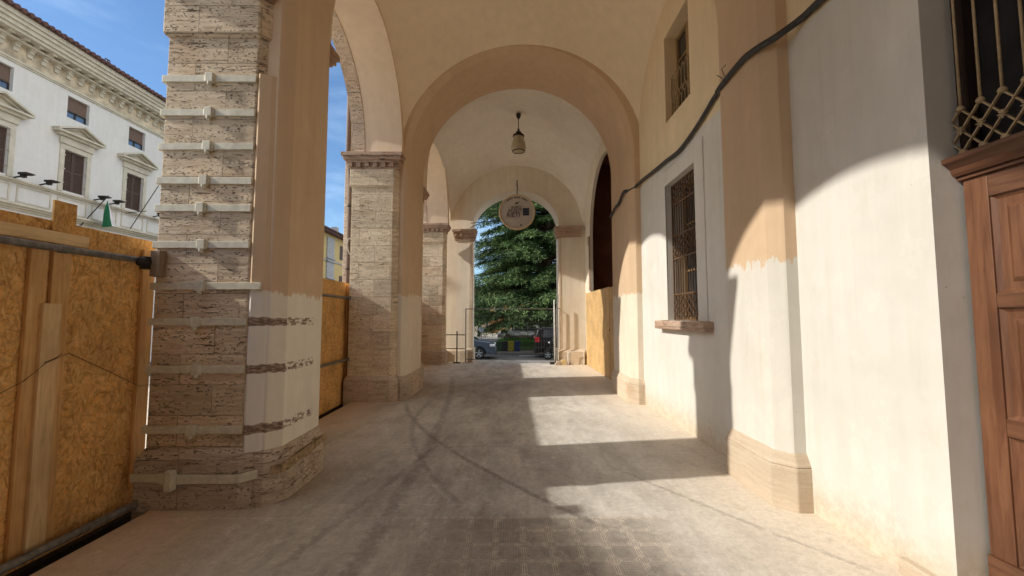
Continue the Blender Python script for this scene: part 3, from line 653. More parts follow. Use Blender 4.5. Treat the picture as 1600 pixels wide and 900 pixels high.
# lower window
def window(y0,y1,z0,z1,xf,label):
    w=part_empty('window',W,(2.6,(y0+y1)/2,z0)); w['label']=label
    f=MB(); t_=.055
    for a,b,c_,d in ((y0,y0+t_,z0,z1),(y1-t_,y1,z0,z1),(y0+t_,y1-t_,z0,z0+t_),(y0+t_,y1-t_,z1-t_,z1)): f.box(xf,xf+.06,a,b,c_,d)
    ym=(y0+y1)/2; f.box(xf-.01,xf+.05,ym-.045,ym+.045,z0+t_,z1-t_)
    for q in (.36,.70): f.box(xf+.01,xf+.04,y0+t_,y1-t_,z0+(z1-z0)*q-.015,z0+(z1-z0)*q+.015)
    build_under(f,'sash_frame',M['bars'],w,bevel=.004)
    g_=MB(); g_.box(xf+.03,xf+.036,y0+t_,y1-t_,z0+t_,z1-t_); build_under(g_,'pane',M['glass'],w)
    return w
w1=window(WY0+.002,WY1-.002,WZ0+.002,WZ1-.002,2.80,'tall lower window behind a brown iron grille')
mb=MB(); xg=2.62
for q in (WY0+.02,WY1-.02): mb.bar((xg,q,WZ0+.01),(xg,q,WZ1-.01),.02)
for z in (WZ0+.02,1.98,2.54,2.90,3.40,WZ1-.02): mb.bar((xg,WY0,z),(xg,WY1,z),.012,.02)
n=12; sp=(WY1-WY0-.04)/n
for i in range(1,n): mb.bar((xg,WY0+.02+sp*i,WZ0),(xg,WY0+.02+sp*i,WZ1),.013)
def lattice(mb,xg,ya,yb,za,zb,n,m,w=.010):
    dy=(yb-ya)/n; dz=(zb-za)/m
    for i in range(n):
        for j in range(m):
            mb.bar((xg-.008,ya+dy*i,za+dz*j),(xg-.008,ya+dy*(i+1),za+dz*(j+1)),w,.006); mb.bar((xg-.012,ya+dy*(i+1),za+dz*j),(xg-.012,ya+dy*i,za+dz*(j+1)),w,.006)
            mb.lathe([(0,-.006),(.014,-.003),(.014,.003),(0,.006)],(xg-.014,ya+dy*(i+.5),za+dz*(j+.5)),'x',8)
for za,zb,m in ((1.60,1.97,3),(2.55,2.89,3),(3.41,3.70,3)): lattice(mb,xg,WY0+.02,WY1-.02,za,zb,8,m)
build_under(mb,'grille',M['bars2'],w1)
mb=MB(); mb.box(2.40,2.62,5.23,7.0,1.44,1.568); build_under(mb,'sill',M['cap'],w1,bevel=.012)
mb=MB(); e=.018
for a,b,c_,d in ((5.36,WY0,1.575,3.98),(WY1,7.02,1.575,3.98),(WY0,WY1,WZ1,3.98)): mb.box(XW-e,XW+.01,a,b,c_,d)
build_under(mb,'surround',M['wall'],w1,bevel=.005)
# upper window
w2=window(UY0+.002,UY1-.002,UZ0+.002,UZ1-.002,2.72,'small upper window with half height pale grille')
mb=MB(); xg=2.63; n=7; sp=(UY1-UY0-.03)/n; zt=5.50
mb.bar((xg,UY0,UZ0+.02),(xg,UY1,UZ0+.02),.014)
for i in range(n):
    ya=UY0+.015+sp*i; yc=ya+sp/2; yb=ya+sp
    for (za,zb) in ((UZ0+.03,5.10),(5.10,zt)):
        q=.09
        mb.bar((xg,ya,za+q),(xg,ya,zb-q),.012); mb.bar((xg,ya,zb-q),(xg,yc,zb),.010); mb.bar((xg,yc,zb),(xg,yb,zb-q),.010)
        mb.bar((xg,ya,za+q),(xg,yc,za),.010); mb.bar((xg,yc,za),(xg,yb,za+q),.010)
        mb.lathe([(0,-.008),(.016,0),(0,.008)],(xg-.006,yc,zb),'x',8)
mb.bar((xg,UY1-.015,UZ0),(xg,UY1-.015,zt),.014)
build_under(mb,'grille',M['bars3'],w2)

# wall of the second bay with its dark archway
W2=thing('passage_wall','pale wall of the second bay with a dark round archway','wall',(2.66,12,0))
mb=MB(); XA=2.665
arch_slab(mb,9.6,15.9,XA,XA+.10,4.3,8.6,11.9,1.95,4.32,side,48)
mb.box(XA,XA+.10,9.6,9.95,-.02,4.3); mb.box(XA,XA+.10,13.85,15.9,-.02,4.3)
mb.build('wall',M['wall2'],W2)
mb=MB(); mb.box(XA-.05,XA+.09,13.852,14.02,4.0,4.30); mb.box(XA-.03,XA+.09,13.852,13.98,2.5,3.999); mb.build('impost',M['cap'],W2,bevel=.01)
mb=MB(); x0,x1=XA+.101,5.2
mb.add([(x0,9.3,-.02),(x1,9.3,-.02),(x1,14.6,-.02),(x0,14.6,-.02),(x0,9.3,7),(x1,9.3,7),(x1,14.6,7),(x0,14.6,7)],[(0,1,5,4),(1,2,6,5),(2,3,7,6),(0,1,2,3),(4,5,6,7)])
mb.build('passage_interior',M['voidbrown'],W2)
# strand boards closing the archway
t=thing('hoarding','pale strand board screen closing the dark archway on the right','hoarding',(2.62,12,0))
for a,b,z,xx in ((9.9,11.08,2.40,2.628),(11.086,12.30,2.42,2.622),(12.306,14.50,2.43,2.628)):
    mb=MB(); mb.box(xx,xx+.018,a,b,.01,z); mb.build('board',M['osb2'],t,bevel=.002)
mb=MB(); mb.box(2.612,2.621,11.07,11.10,1.25,1.32); mb.build('hinge',M['dark'],t)

# ------------------------------------------------------------------ end wall
K=.15; YE=15.12
W3=thing('end_wall','end wall of the portico with the open round arch','wall',(.2,YE,0))
def ey(x,d=0): return YE+d-K*(x-.14)
mb=MB(); OX0,OX1=-1.36,1.77; oc=(OX0+OX1)/2; orr=(OX1-OX0)/2
arch_slab(mb,-3.2,3.2,YE,YE+.95,4.86,8.6,oc,orr,4.87,cross,48,rz=1.33,wskew=K)
def eprism(mb,x0,x1,d0,d1,z0,z1,mi=0): mb.prism([(x0,ey(x0,d0)),(x1,ey(x1,d0)),(x1,ey(x1,d1)),(x0,ey(x0,d1))],z0,z1,mi)
eprism(mb,-3.2,OX0,0,.95,-.75,4.859); eprism(mb,OX1,3.2,0,.95,-.75,4.859)
mb.build('wall',M['wall2'],W3)
mb=MB()
# stone jamb strips on the opening corners
eprism(mb,OX0-.10,OX0+.012,-.012,.3,.45,4.44); eprism(mb,OX1-.012,OX1+.06,-.012,.3,.45,4.44)
mb.build('jamb_stone',M['base'],W3,bevel=.006)
mb=MB()
for xa,xb in ((-2.03,OX0+.10),(OX1-.10,2.50)):
    for z0_,z1_,o in ((4.45,4.56,0),(4.561,4.66,.035),(4.661,4.74,.07),(4.741,4.83,.11)):
        eprism(mb,xa-o*.6,xb+o*.6,-.06-o,.4,z0_,z1_)
    nn=int((xb-xa)/.17)
    for i in range(nn):
        q=xa+.03+i*(xb-xa)/nn; eprism(mb,q,q+.07,-.125,-.062,4.575,4.655)
mb.build('capital',M['cap'],W3,bevel=.006)
mb=MB()
for xa,xb in ((-2.45,OX0+.05),(OX1-.06,2.62)):
    eprism(mb,xa,xb,-.09,.97,-.02,.40); 
    mb.prism([(xa,ey(xa,-.09)),(xb,ey(xb,-.09)),(xb,ey(xb,.97)),(xa,ey(xa,.97))],.4005,.50,top=[(xa,ey(xa,-.01)),(xb-.04*(1 if xa<0 else 0),ey(xb,-.01)),(xb-.04*(1 if xa<0 else 0),ey(xb,.95)),(xa+.04*(0 if xa<0 else 1),ey(xa,.95))])
mb.build('plinth',M['base'],W3,bevel=.012)
mb=MB(); eprism(mb,1.98,2.58,-.28,-.092,-.02,.44); tag(mb.build('stone_block',M['base'],bevel=.02),'squared stone block standing at the foot of the end wall','stone block')
mb=MB(); eprism(mb,-2.62,-2.30,-.20,-.092,-.02,.46)
tag(mb.build('stone_block',M['base'],bevel=.02),'low stone block at the foot of the end wall beside the farthest pier','stone block')

# ------------------------------------------------------------------ steel straps on the near pier
zs=[3.80,3.48,3.165,2.85,2.60,2.27,1.90,1.585,1.17,.655]
def strap(z,i,xr):
    lab=['topmost cream steel strap on the near pier','second cream strap from the top of the near pier','third cream strap from the top of the near pier','fourth cream strap from the top of the near pier','fifth cream strap from the top of the near pier','cream strap just above the timber block on the near pier','cream strap half painted over at the hoarding top height','cream strap ending in a brown trace below the ochre paint line','cream strap beside the middle brown trace in the plaster','lowest straight cream strap above the plinth of the near pier'][i]
    t=thing('steel_strap',lab,'strap',(-2.72,3.74,z),'cream steel straps round the near pier')
    y=3.738; h=.031; rr=random.Random(i)
    mb=MB(); s=rr.uniform(-.006,.006)
    N=14; P=[];F=[]
    xs=[-3.165+(xr+3.165)*k/N for k in range(N+1)]
    for x in xs:
        dz=s*(x+2.7)+.003*mnoise.noise((x*7,i*3,0)); bow=.0035*mnoise.noise((x*5,i*5,2))
        for (yy,zz) in ((y+.018,z-h+dz),(y-.008+bow,z-h+dz),(y-.008+bow,z+h+dz),(y+.018,z+h+dz)): P.append((x,yy,zz))
    for k in range(N):
        for j in range(4): F.append((k*4+j,k*4+(j+1)%4,(k+1)*4+(j+1)%4,(k+1)*4+j))
    F+=[(0,1,2,3),(N*4+3,N*4+2,N*4+1,N*4)]
    mb.add(P,F); mb.box(-3.175,-3.150,y+.0,4.9,z-h,z+h)
    mb.build('band',M['steel'],t,bevel=.003)
    cxx=-2.735+rr.uniform(-.02,.02)
    mb=MB(); mb.box(cxx-.038,cxx+.034,y-.034,y+.006,z-.045,z+.046); mb.lathe([(0,-.075),(.018,-.07),(.02,-.05),(.02,-.04)],(cxx,y-.02,z),n=12); mb.box(cxx-.05,cxx+.046,y-.022,y+.006,z-.03,z+.03)
    mb.build('clamp',M['steel'],t,bevel=.006)
for i,z in enumerate(zs): strap(z,i,-2.315 if i!=6 else -2.20)
# bottom strap that bends round the plinth and rusts away
t=thing('steel_strap','lowest strap bending round the plinth and rusting at its loose end','strap',(-2.5,3.7,.26),'cream steel straps round the near pier')
def ribbon(pts,h,th,mat,name,parent):
    mb=MB(); P=[];F=[]
    for i,(x,y,z,hh) in enumerate(pts):
        a=pts[max(i-1,0)]; b=pts[min(i+1,len(pts)-1)]; d=Vector((b[0]-a[0],b[1]-a[1],0)).normalized(); nrm=Vector((d.y,-d.x,0))*th
        for (o,zz) in ((0,-hh),(1,-hh),(1,hh),(0,hh)): P.append((x+nrm.x*o,y+nrm.y*o,z+zz))
    for k in range(len(pts)-1):
        for j in range(4): F.append((k*4+j,k*4+(j+1)%4,(k+1)*4+(j+1)%4,(k+1)*4+j))
    n=len(pts)-1; F+=[(0,1,2,3),(n*4+3,n*4+2,n*4+1,n*4)]
    mb.add(P,F); return mb.build(name,mat,parent,bevel=.002)
ribbon([(-3.2,3.69,.27,.034),(-2.98,3.69,.27,.034),(-2.90,3.685,.262,.05),(-2.84,3.68,.262,.066),(-2.82,3.68,.262,.066),(-2.80,3.684,.262,.040),(-2.6,3.688,.262,.036),(-2.33,3.685,.262,.036),(-2.29,3.688,.265,.036),(-2.22,3.735,.272,.036),(-2.13,3.79,.283,.036)],.035,.012,M['steel'],'band',t)
ribbon([(-2.132,3.789,.283,.037),(-2.08,3.81,.292,.040),(-2.02,3.845,.30,.038),(-1.985,3.90,.312,.042),(-1.975,4.05,.325,.040),(-1.97,4.2,.332,.048),(-1.972,4.33,.34,.040),(-1.965,4.38,.345,.030),(-1.97,4.63,.352,.030)],.035,.012,M['rust'],'rusty_end',t)
mb=MB(); mb.box(-2.872,-2.805,3.62,3.682,.178,.345); mb.build('clamp',M['steel'],t,bevel=.01)
# timber block and scaffold end on the pier
mb=MB(); mb.box(-3.13,-3.045,3.67,3.748,1.98,2.21); tag(mb.build('timber_block',M['blockw'],bevel=.006),'small timber block wedged against the near pier','timber block')
mb=MB(); mb.lathe([(0,-.05),(.04,-.045),(.045,0),(.036,.05),(0,.055)],(-3.15,3.64,2.10),'y',14); mb.box(-3.185,-3.12,3.63,3.69,2.04,2.15)
tag(mb.build('scaffold_coupler',M['dark'],bevel=.004),'rusty scaffold coupler at the end of the hoarding tube','coupler')

# ------------------------------------------------------------------ hoardings
H=thing('hoarding','near strand board hoarding with vertical planks and scaffold tube','hoarding',(-3.3,2,0),)
HX=-3.30
for a,b,z1,o in ((-4.0,-2.2,2.30,0),(-2.194,.1,2.31,.002),(.104,1.60,2.33,0),(1.604,2.982,2.325,.002),(2.986,3.93,2.325,0)):
    mb=MB(); mb.box(HX-.02,HX,a,b,-.06,z1); mb.build('board',M['osb'],H,bevel=.0015)
mb=MB(); mb.box(HX+.001,HX+.02,3.02,3.18,2.235,2.475); mb.build('board_offcut',M['osb'],H,bevel=.003)
for (x,a,b,z0_,z1_,mt,tl) in ((.004,2.885,2.998,.02,2.18,'plank',0),(.004,3.03,3.155,.02,2.20,'plank',0),(.030,2.965,3.085,.03,1.725,'plank2',0),(.004,3.775,3.90,.13,2.235,'plank',0),(.004,1.9,2.02,.02,2.18,'plank',0),(.004,.9,1.02,.02,2.18,'plank',0)):
    mb=MB(); mb.box(HX+x,HX+x+.026,a,b,z0_,z1_); mb.build('plank',M[mt],H,bevel=.003)
mb=MB(); mb.box(HX+.031,HX+.058,.2,3.25,2.155,2.24); mb.build('plank',M['plankh'],H,bevel=.004)
mb=MB(); mb.tube([(HX+.095,-1.2,2.12),(HX+.095,1.6,2.12),(HX+.095,3.0,2.115),(HX+.10,3.80,2.12)],.026,14); mb.tube([(HX+.095,3.0,2.115),(HX+.095,3.05,2.115)],.031,14); mb.build('scaffold_tube',M['galv'],H)
mb=MB(); mb.tube([(HX+.12,-1.5,.07),(HX+.12,2.9,.05),(HX+.14,3.75,.05),(HX+.17,3.86,.07)],.03,14); mb.build('bottom_tube',M['galv'],H)
mb=MB(); mb.box(HX-.02,HX+.06,-4,3.95,-.30,-.061); mb.box(HX-.02,HX+.03,-4,3.95,-.75,-.30); mb.build('footing_board',M['dark'],H)
H2=thing('hoarding','dark orange strand board hoarding between the near and middle piers','hoarding',(-3.2,6.8,0))
HX2=-3.24
for a,b in ((4.6,6.2),(6.204,7.50),(7.504,8.62)):
    mb=MB(); mb.box(HX2-.02,HX2,a,b,-.05,2.30); mb.build('board',M['osb'],H2,bevel=.0015)
for (x,a,b,z0_,z1_) in ((.003,7.20,7.28,0,2.16),(.003,8.40,8.50,0,2.26),(.003,5.4,5.5,0,2.2)):
    mb=MB(); mb.box(HX2+x,HX2+x+.03,a,b,z0_,z1_); mb.build('plank',M['plank'],H2,bevel=.003)
for z,yy in ((2.0,8.42),(.80,8.42)):
    mb=MB(); mb.tube([(HX2+.07,5.0,z),(HX2+.07,yy-.1,z),(HX2+.09,yy,z+.01)],.024,12); mb.tube([(HX2+.07,yy-.02,z),(HX2+.14,yy-.14,z)],.04,10); mb.build('scaffold_tube',M['galv'],H2)
mb=MB(); mb.box(HX2-.02,HX2+.02,4.6,8.7,-.75,-.051); mb.build('footing_board',M['dark'],H2)
H3=thing('hoarding','strand board hoarding hidden beyond the middle pier','hoarding',(-3.2,12.7,0))
mb=MB(); mb.box(HX2-.02,HX2,10.4,14.75,-.75,2.30); mb.build('board',M['osb'],H3)
H0=thing('hoarding','strand board hoarding behind the camera position, out of the photo','hoarding',(-3.3,-5,0))
mb=MB(); mb.box(HX-.02,HX,-8,-4.01,-.75,2.3); mb.build('board',M['osb'],H0)
# wires on the near hoarding
for k,(pts,lab) in enumerate((([(HX+.03,2.75,1.13),(HX+.034,2.9,1.20),(HX+.064,3.0,1.31),(HX+.062,3.10,1.345),(HX+.01,3.2,1.36),(HX+.006,3.5,1.20),(HX+.03,3.80,1.02),(HX+.08,3.92,1.02)],'thin wire trailing across the near hoarding'),
                          ([(HX+.06,2.99,1.31),(HX+.062,3.06,1.335),(HX+.062,3.10,1.365)],'short twisted wire end on the pale plank'))):
    mb=MB(); mb.tube(pts,.002,6); tag(mb.build('wire',M['dark']),lab,'wire')

# ------------------------------------------------------------------ corrugated cable on the right wall
pts=[(2.49,2.5,4.12),(2.49,3.196,4.156),(2.49,3.453,4.17),(2.36,3.58,4.10),(2.30,3.75,4.11),(2.295,3.996,4.153),(2.30,4.35,4.14),(2.34,4.58,4.16),(2.485,4.76,4.30),(2.49,4.95,4.29),(2.49,5.3,4.19),(2.49,5.683,4.107),(2.49,6.1,4.06),(2.49,6.6,4.10),(2.49,7.2,4.136),(2.49,7.75,4.18),(2.44,8.02,4.14),(2.33,8.16,4.10),(2.29,8.35,4.12),(2.29,8.7,4.0),(2.29,9.05,3.98),(2.31,9.5,3.9)]
def catmull(P,n=8):
    P=[Vector(p) for p in P]; out=[]
    for i in range(len(P)-1):
        a=P[max(i-1,0)];b=P[i];c=P[i+1];d=P[min(i+2,len(P)-1)]
        for k in range(n):
            u=k/n; out.append(.5*((2*b)+(c-a)*u+(2*a-5*b+4*c-d)*u*u+(3*b-a-3*c+d)*u**3))
    out.append(P[-1]); return out
cp=catmull(pts,26); cr=[.024+.003*(i%2)+.004*mnoise.noise((i*.07,0,0)) for i in range(len(cp))]
mb=MB(); mb.tube(cp,cr,12); t=mb.build('cable_conduit',M['conduit']); tag(t,'thick dark corrugated cable sagging along the right wall','cable')
mb=MB(); mb.tube([p+Vector((0.0,.0,.033)) for p in cp[::4]],.008,6); mb.tube([(2.28,4.30,4.17),(2.24,4.28,4.24),(2.27,4.25,4.27)],.004,6); mb.tube([(2.28,4.34,4.17),(2.23,4.36,4.22)],.004,6)
o=mb.build('tie_wire',M['dark']); o.parent=t

# ------------------------------------------------------------------ hanging lamp
LX,LY,LZ=.27,12.35,7.72
t=thing('pendant_lamp','bell shaped glass lamp hanging from the grey vault','lamp',(LX,LY,6.6))
mb=MB(); mb.lathe([(0,.02),(.075,.01),(.07,-.06),(.02,-.15),(.012,-.16),(.012,-.5)],(LX,LY,LZ),n=20); mb.build('rod',M['dark'],t)
mb=MB(); mb.lathe([(.012,.02),(.03,0),(.035,-.07),(.085,-.10),(.10,-.17),(.165,-.19),(.175,-.24),(.15,-.25)],(LX,LY,LZ-.45),n=24); mb.build('cap',M['dark'],t)
mb=MB(); mb.lathe([(.145,-.24),(.165,-.32),(.205,-.46),(.225,-.58),(.215,-.65),(.18,-.69),(.10,-.705),(0,-.71)],(LX,LY,LZ-.45),n=32); mb.build('glass_shade',M['lampg'],t)
mb=MB(); mb.lathe([(.17,-.69),(.19,-.685),(.185,-.705),(.165,-.705)],(LX,LY,LZ-.45),n=32); mb.build('ring',M['dark'],t)

# ------------------------------------------------------------------ round hanging sign
SX,SY,SZ,SR=.265,14.55,5.28,.625
t=thing('round_sign','round tan hanging sign with dark lettering and a navy square','sign',(SX,SY,SZ))
mb=MB(); mb.lathe([(0,-.03),(SR-.03,-.03),(SR-.03,.03),(0,.03)],(SX,SY,SZ),'y',56,smooth=False); mb.build('face',M['signf'],t)
mb=MB(); mb.lathe([(SR-.045,-.05),(SR,-.05),(SR+.012,0),(SR,.05),(SR-.045,.05),(SR-.045,-.05)],(SX,SY,SZ),'y',56); mb.build('rim',M['signr'],t)
mb=MB(); mb.tube([(SX,SY,SZ+SR),(SX+.01,SY,SZ+SR+.25),(SX,SY,SZ+SR+.52)],.016,8); mb.tube([(SX,SY,SZ+SR+.50),(SX,ey(SX,.02),SZ+SR+.50)],.014,8); mb.build('hanger',M['dark'],t)
def text(body,size,x,z,mat,name='lettering',ext=.002):
    cu=bpy.data.curves.new(name,'FONT'); cu.body=body; cu.size=size; cu.align_x='CENTER'; cu.extrude=ext
    ob=bpy.data.objects.new(name,cu); COL.objects.link(ob)
    dg=bpy.context.evaluated_depsgraph_get(); me=bpy.data.meshes.new_from_object(ob.evaluated_get(dg)); bpy.data.objects.remove(ob)
    me.transform(Matrix.Rotation(pi/2,4,'X')); me.materials.clear(); me.materials.append(mat)
    o=bpy.data.objects.new(name,me); COL.objects.link(o); o.parent=t; o.location=Vector((x,SY-.036,z))-t.location; return o
text('INFO',.16,SX-.03,SZ+.10,M['ink'],ext=.004); text('POINT',.17,SX-.06,SZ-.025,M['ink'],ext=.004); text('RIETI',.22,SX-.13,SZ-.18,M['ink'],ext=.004)
mb=MB(); mb.box(SX+.20,SX+.42,SY-.037,SY-.031,SZ-.125,SZ+.135); mb.build('navy_square',M['navy'],t)
mb=MB(); mb.box(SX-.27,SX+.32,SY-.036,SY-.031,SZ-.27,SZ-.262)
for a,b in ((.27,.272),(.345,.347)): pass
for zz in (SZ-.04,SZ+.05): mb.box(SX+.21,SX+.41,SY-.040,SY-.0375,zz,zz+.004)
mb.build('rule',M['faint'],t)
mb=MB()   # small bird-like mark, arc of lettering and dot
mb.add([(SX-.07,SY-.036,SZ+.30),(SX-.02,SY-.036,SZ+.265),(SX+.02,SY-.036,SZ+.29),(SX+.11,SY-.036,SZ+.385),(SX+.0,SY-.036,SZ+.33),(SX-.05,SY-.036,SZ+.335)],[(0,1,2,5),(2,3,4,5)])
mb.build('emblem',M['ink'],t); mb=MB()
for i in range(17):
    a=radians(50+i*5); r=.52; 
    if i in (5,11): continue
    mb.obox((SX+r*cos(a),SY-.034,SZ+r*sin(a)),(.014*sin(a),0,-.014*cos(a)),(0,.003,0),(.022*cos(a),0,.022*sin(a)))
o=mb.build('small_lettering',M['ink'],t); o['kind']='stuff'; mb=MB(); mb.lathe([(0,-.003),(.028,-.003),(.028,.003)],(SX+.14,SY-.035,SZ-.46),'y',12); mb.build('dot',M['ink'],t)
# cables tied across the end arch
for pts,lab in (([(-1.40,15.15,5.02),(-.6,14.95,5.06),(SX-SR,14.56,5.08)],'upper dark cable running from the left capital to the round sign'),([(-1.42,15.15,4.86),(-.8,14.95,5.10),(SX-.45,14.58,5.36)],'lower slanting cable rising from the left capital to the round sign')):
    mb=MB(); mb.tube(catmull(pts,6),.014,6); tag(mb.build('cable',M['dark']),lab,'cable')

# ------------------------------------------------------------------ mesh fences and barriers at the end
def mesh_panel(name,label,p0,p1,zt,zb=.06,bright='metal',group='wire mesh fence panels'):
    t=thing(name,label,'fence',(p0[0],p0[1],0),group)
    A=Vector((p0[0],p0[1],0)); B=Vector((p1[0],p1[1],0)); d=(B-A); L=d.length; d.normalize()
    mb=MB()
    for q in (A,B): mb.tube([(q.x,q.y,.0),(q.x,q.y,zt)],.019,8)
    for z in (zb+.06,zt-.02): mb.tube([(A.x,A.y,z),(B.x,B.y,z)],.015,8)
    mb.build('frame',M[bright],t)
    mb=MB(); n=int(L/.095)
    for i in range(1,n): q=A+d*L*i/n; mb.bar((q.x,q.y,zb+.06),(q.x,q.y,zt-.02),.0026)
    z=zb+.28
    while z<zt-.1: mb.bar((A.x,A.y,z),(B.x,B.y,z),.0026); z+=.22
    mb.build('mesh',M[bright],t)
    return t
fy=lambda x,d:ey(x,d)
mesh_panel('mesh_fence','wide wire mesh fence panel closing the end arch',(-1.56,ey(-1.56,-.20)),(1.60,ey(1.6,-.05)),1.93)
mesh_panel('mesh_fence','narrow wire mesh panel leaning by the right jamb of the end arch',(1.66,ey(1.66,-.12)),(2.02,ey(2.02,.5)),1.95)
t=thing('mesh_fence','pale upright post of the mesh fence near the right jamb','post',(1.56,ey(1.56,-.2),0)); mb=MB(); mb.tube([(1.56,ey(1.56,-.24),0),(1.555,ey(1.56,-.24),2.22)],.024,10); mb.build('tube',M['paint'],t); mb=MB(); mb.prism([(1.40,ey(1.5,-.34)),(1.72,ey(1.5,-.34)),(1.72,ey(1.5,-.12)),(1.40,ey(1.5,-.12))],0,.07); mb.build('foot',M['plastic'],t,bevel=.01)
t.name='fence_post'
mb=MB(); x0=2.02
t=thing('low_barrier','low white metal barrier frame in front of the stone block','barrier',(2.2,14.5,0))
yb_=ey(2.3,-.36); mb.tube(catmull([(2.0,yb_,0),(2.0,yb_,.36),(2.08,yb_,.44),(2.44,yb_-.02,.44),(2.52,yb_-.02,.36),(2.52,yb_-.02,0)],4),.013,8)
for q in (2.1,2.42): mb.tube([(q,yb_-.15,.012),(q,yb_+.12,.012)],.012,6)
mb.build('frame',M['paint'],t)
mb=MB(); mb.box(1.76,1.92,14.42,14.56,.0,.17); tag(mb.build('foam_block',M['block'],bevel=.008),'yellow block on the floor by the right plinth','block')
mb=MB(); mb.box(1.55,1.74,14.40,14.60,.0,.06); mb.box(1.60,1.76,14.42,14.58,.061,.13); tag(mb.build('stone_rubble',M['base'],bevel=.012),'broken pale stones beside the yellow block','stones')
t=thing('rail_barrier','low dark two rail barrier in front of the left end pier','barrier',(-1.9,14.9,0))
yA=ey(-2.45,-.35); yB=ey(-1.58,-.30)
for z in (.99,.50): mb=MB(); mb.tube([(-2.48,yA,z),(-1.58,yB,z)],.017,8); mb.build('rail',M['dark'],t)
mb=MB(); mb.tube([(-1.86,(yA+yB)/2-.03,.02),(-1.86,(yA+yB)/2-.03,1.12)],.022,8); mb.box(-1.98,-1.74,(yA+yB)/2-.13,(yA+yB)/2+.07,0,.03); mb.build('post',M['dark'],t)

# ------------------------------------------------------------------ palazzo across the square (left)
def palazzo():
    X=-19.0; t=thing('palazzo','white palazzo across the square with pedimented shuttered windows','building',(X,20,-.75))
    centers=[15.24+2.93*i for i in range(0,6)]
    Y0,Y1=13.4,31.5
    mb=MB()
    # front wall built round its openings
    ops=[]
    for c in centers: ops.append((c-.47,c+.47))
    prev=Y0
    rows=[(-.75,3.9,None),(3.9,7.01,None),(7.01,8.77,'o'),(8.77,10.20,None),(10.20,11.15,'o'),(11.15,13.05,None)]
    for z0_,z1_,k in rows:
        if k is None: mb.box(X-.4,X,Y0,Y1,z0_,z1_)
        else:
            prev=Y0
            for a,b in ops: mb.box(X-.4,X,prev,a,z0_,z1_); prev=b
            mb.box(X-.4,X,prev,Y1,z0_,z1_)
    mb.box(X-12,X-.4,Y0,Y0+.4,-.75,13.05); mb.box(X-12,X-.4,Y1-.4,Y1,-.75,13.05); mb.box(X-12,X-11.6,Y0+.4,Y1-.4,-.75,13.05); mb.box(X-11.6,X-.45,Y0+.4,Y1-.4,12.9,13.05)
    mb.build('wall',M['bldg'],t)
    for c in centers:
        w=part_empty('window',t,(X,c,7.01))
        s=MB()
        for (a,b) in ((c-.47,c-.005),(c+.005,c+.47)):
            s.box(X-.14,X-.11,a,b,7.02,8.77)
            for q in (a,b-.05): s.box(X-.11,X-.085,q,q+.05,7.02,8.77)
            for zz in (7.02,7.86,8.70): s.box(X-.11,X-.085,a+.05,b-.05,zz,zz+.06)
            for k in range(26):
                zz=7.09+k*.063
                if abs(zz-7.88)<.05: continue
                s.obox((X-.1,(a+b)/2,zz+.02),(.012,0,-.012),(0,(b-a)/2-.05,0),(.004,0,.004))
        build_under(s,'shutter',M['shut'],w)
        f=MB(); f.box(X,X+.05,c-.66,c-.475,6.95,8.95); f.box(X,X+.05,c+.475,c+.66,6.95,8.95); f.box(X,X+.05,c-.475,c+.475,8.775,8.95); f.box(X,X+.09,c-.72,c+.72,9.0,9.28); f.box(X,X+.03,c-.66,c+.66,8.951,8.999)
        # pediment
        f.box(X,X+.34,c-1.01,c+1.01,9.40,9.47); f.box(X,X+.20,c-.86,c+.86,9.29,9.395)
        for s_ in (-1,1):
            a=Vector((X+.17,c+s_*1.01,9.50)); b=Vector((X+.17,c,9.93)); f.bar(a,b,.34,.075)
            a=Vector((X+.10,c+s_*.80,9.49)); b=Vector((X+.10,c,9.83)); f.bar(a,b,.20,.05)
        f.add([(X+.06,c-.8,9.47),(X+.06,c+.8,9.47),(X+.06,c,9.85)],[(0,1,2)])
        for s_ in (-1,1):
            for zz in (7.3,7.9,8.5): f.box(X-.09,X+.075,c+s_*.48-.02,c+s_*.48+.02,zz,zz+.05)
        build_under(f,'surround',M['bldgm'],w)
        w=part_empty('window',t,(X,c,10.2))
        b_=MB(); b_.box(X-.20,X-.17,c-.47,c+.47,10.20,11.15); build_under(b_,'pane',M['skyglass'],w)
        b_=MB(); b_.box(X-.165,X-.14,c-.465,c+.465,10.56,11.149)
        build_under(b_,'blind',M['blind'],w)
        b_=MB(); b_.box(X-.168,X-.13,c-.03,c+.03,10.2,10.56); b_.box(X-.168,X-.13,c-.465,c+.465,10.2,10.25); b_.box(X-.168,X-.13,c-.465,c+.465,10.50,10.56); b_.box(X-.168,X-.13,c-.465,c-.42,10.25,10.5); b_.box(X-.168,X-.13,c+.42,c+.465,10.25,10.5)
        build_under(b_,'sash',M['plastic'],w)
    mb=MB()
    for z0_,z1_,o in ((6.77,6.83,.10),(6.831,6.90,.16),(5.72,5.80,.08),(5.801,5.88,.18),(5.881,5.97,.28),(11.36,11.42,.05),(11.421,11.50,.09),(12.14,12.22,.30),(12.30,12.42,.62),(12.421,12.58,.70),(12.581,12.72,.78),(12.721,12.90,.86)):
        mb.box(X,X+o,Y0-o*.5,Y1,z0_,z1_)
    for c in centers:   # shallow panels in the band under the windows
        for a,b in ((c-.62,c+.62),(c+.85,c+2.08)):
            for q in ((a,a+.05,6.05,6.70),(b-.05,b,6.05,6.70),(a+.05,b-.05,6.05,6.10),(a+.05,b-.05,6.65,6.70)): mb.box(X,X+.03,*q)
    y=Y0+.2
    while y<Y1:
        for z0_,z1_,o in ((12.221,12.299,.50),(12.08,12.139,.20),(11.97,12.079,.15),(11.80,11.969,.09)): mb.box(X+.001,X+o,y,y+.17,z0_,z1_)
        y+=.49
    mb.build('cornice',M['bldgm'],t)
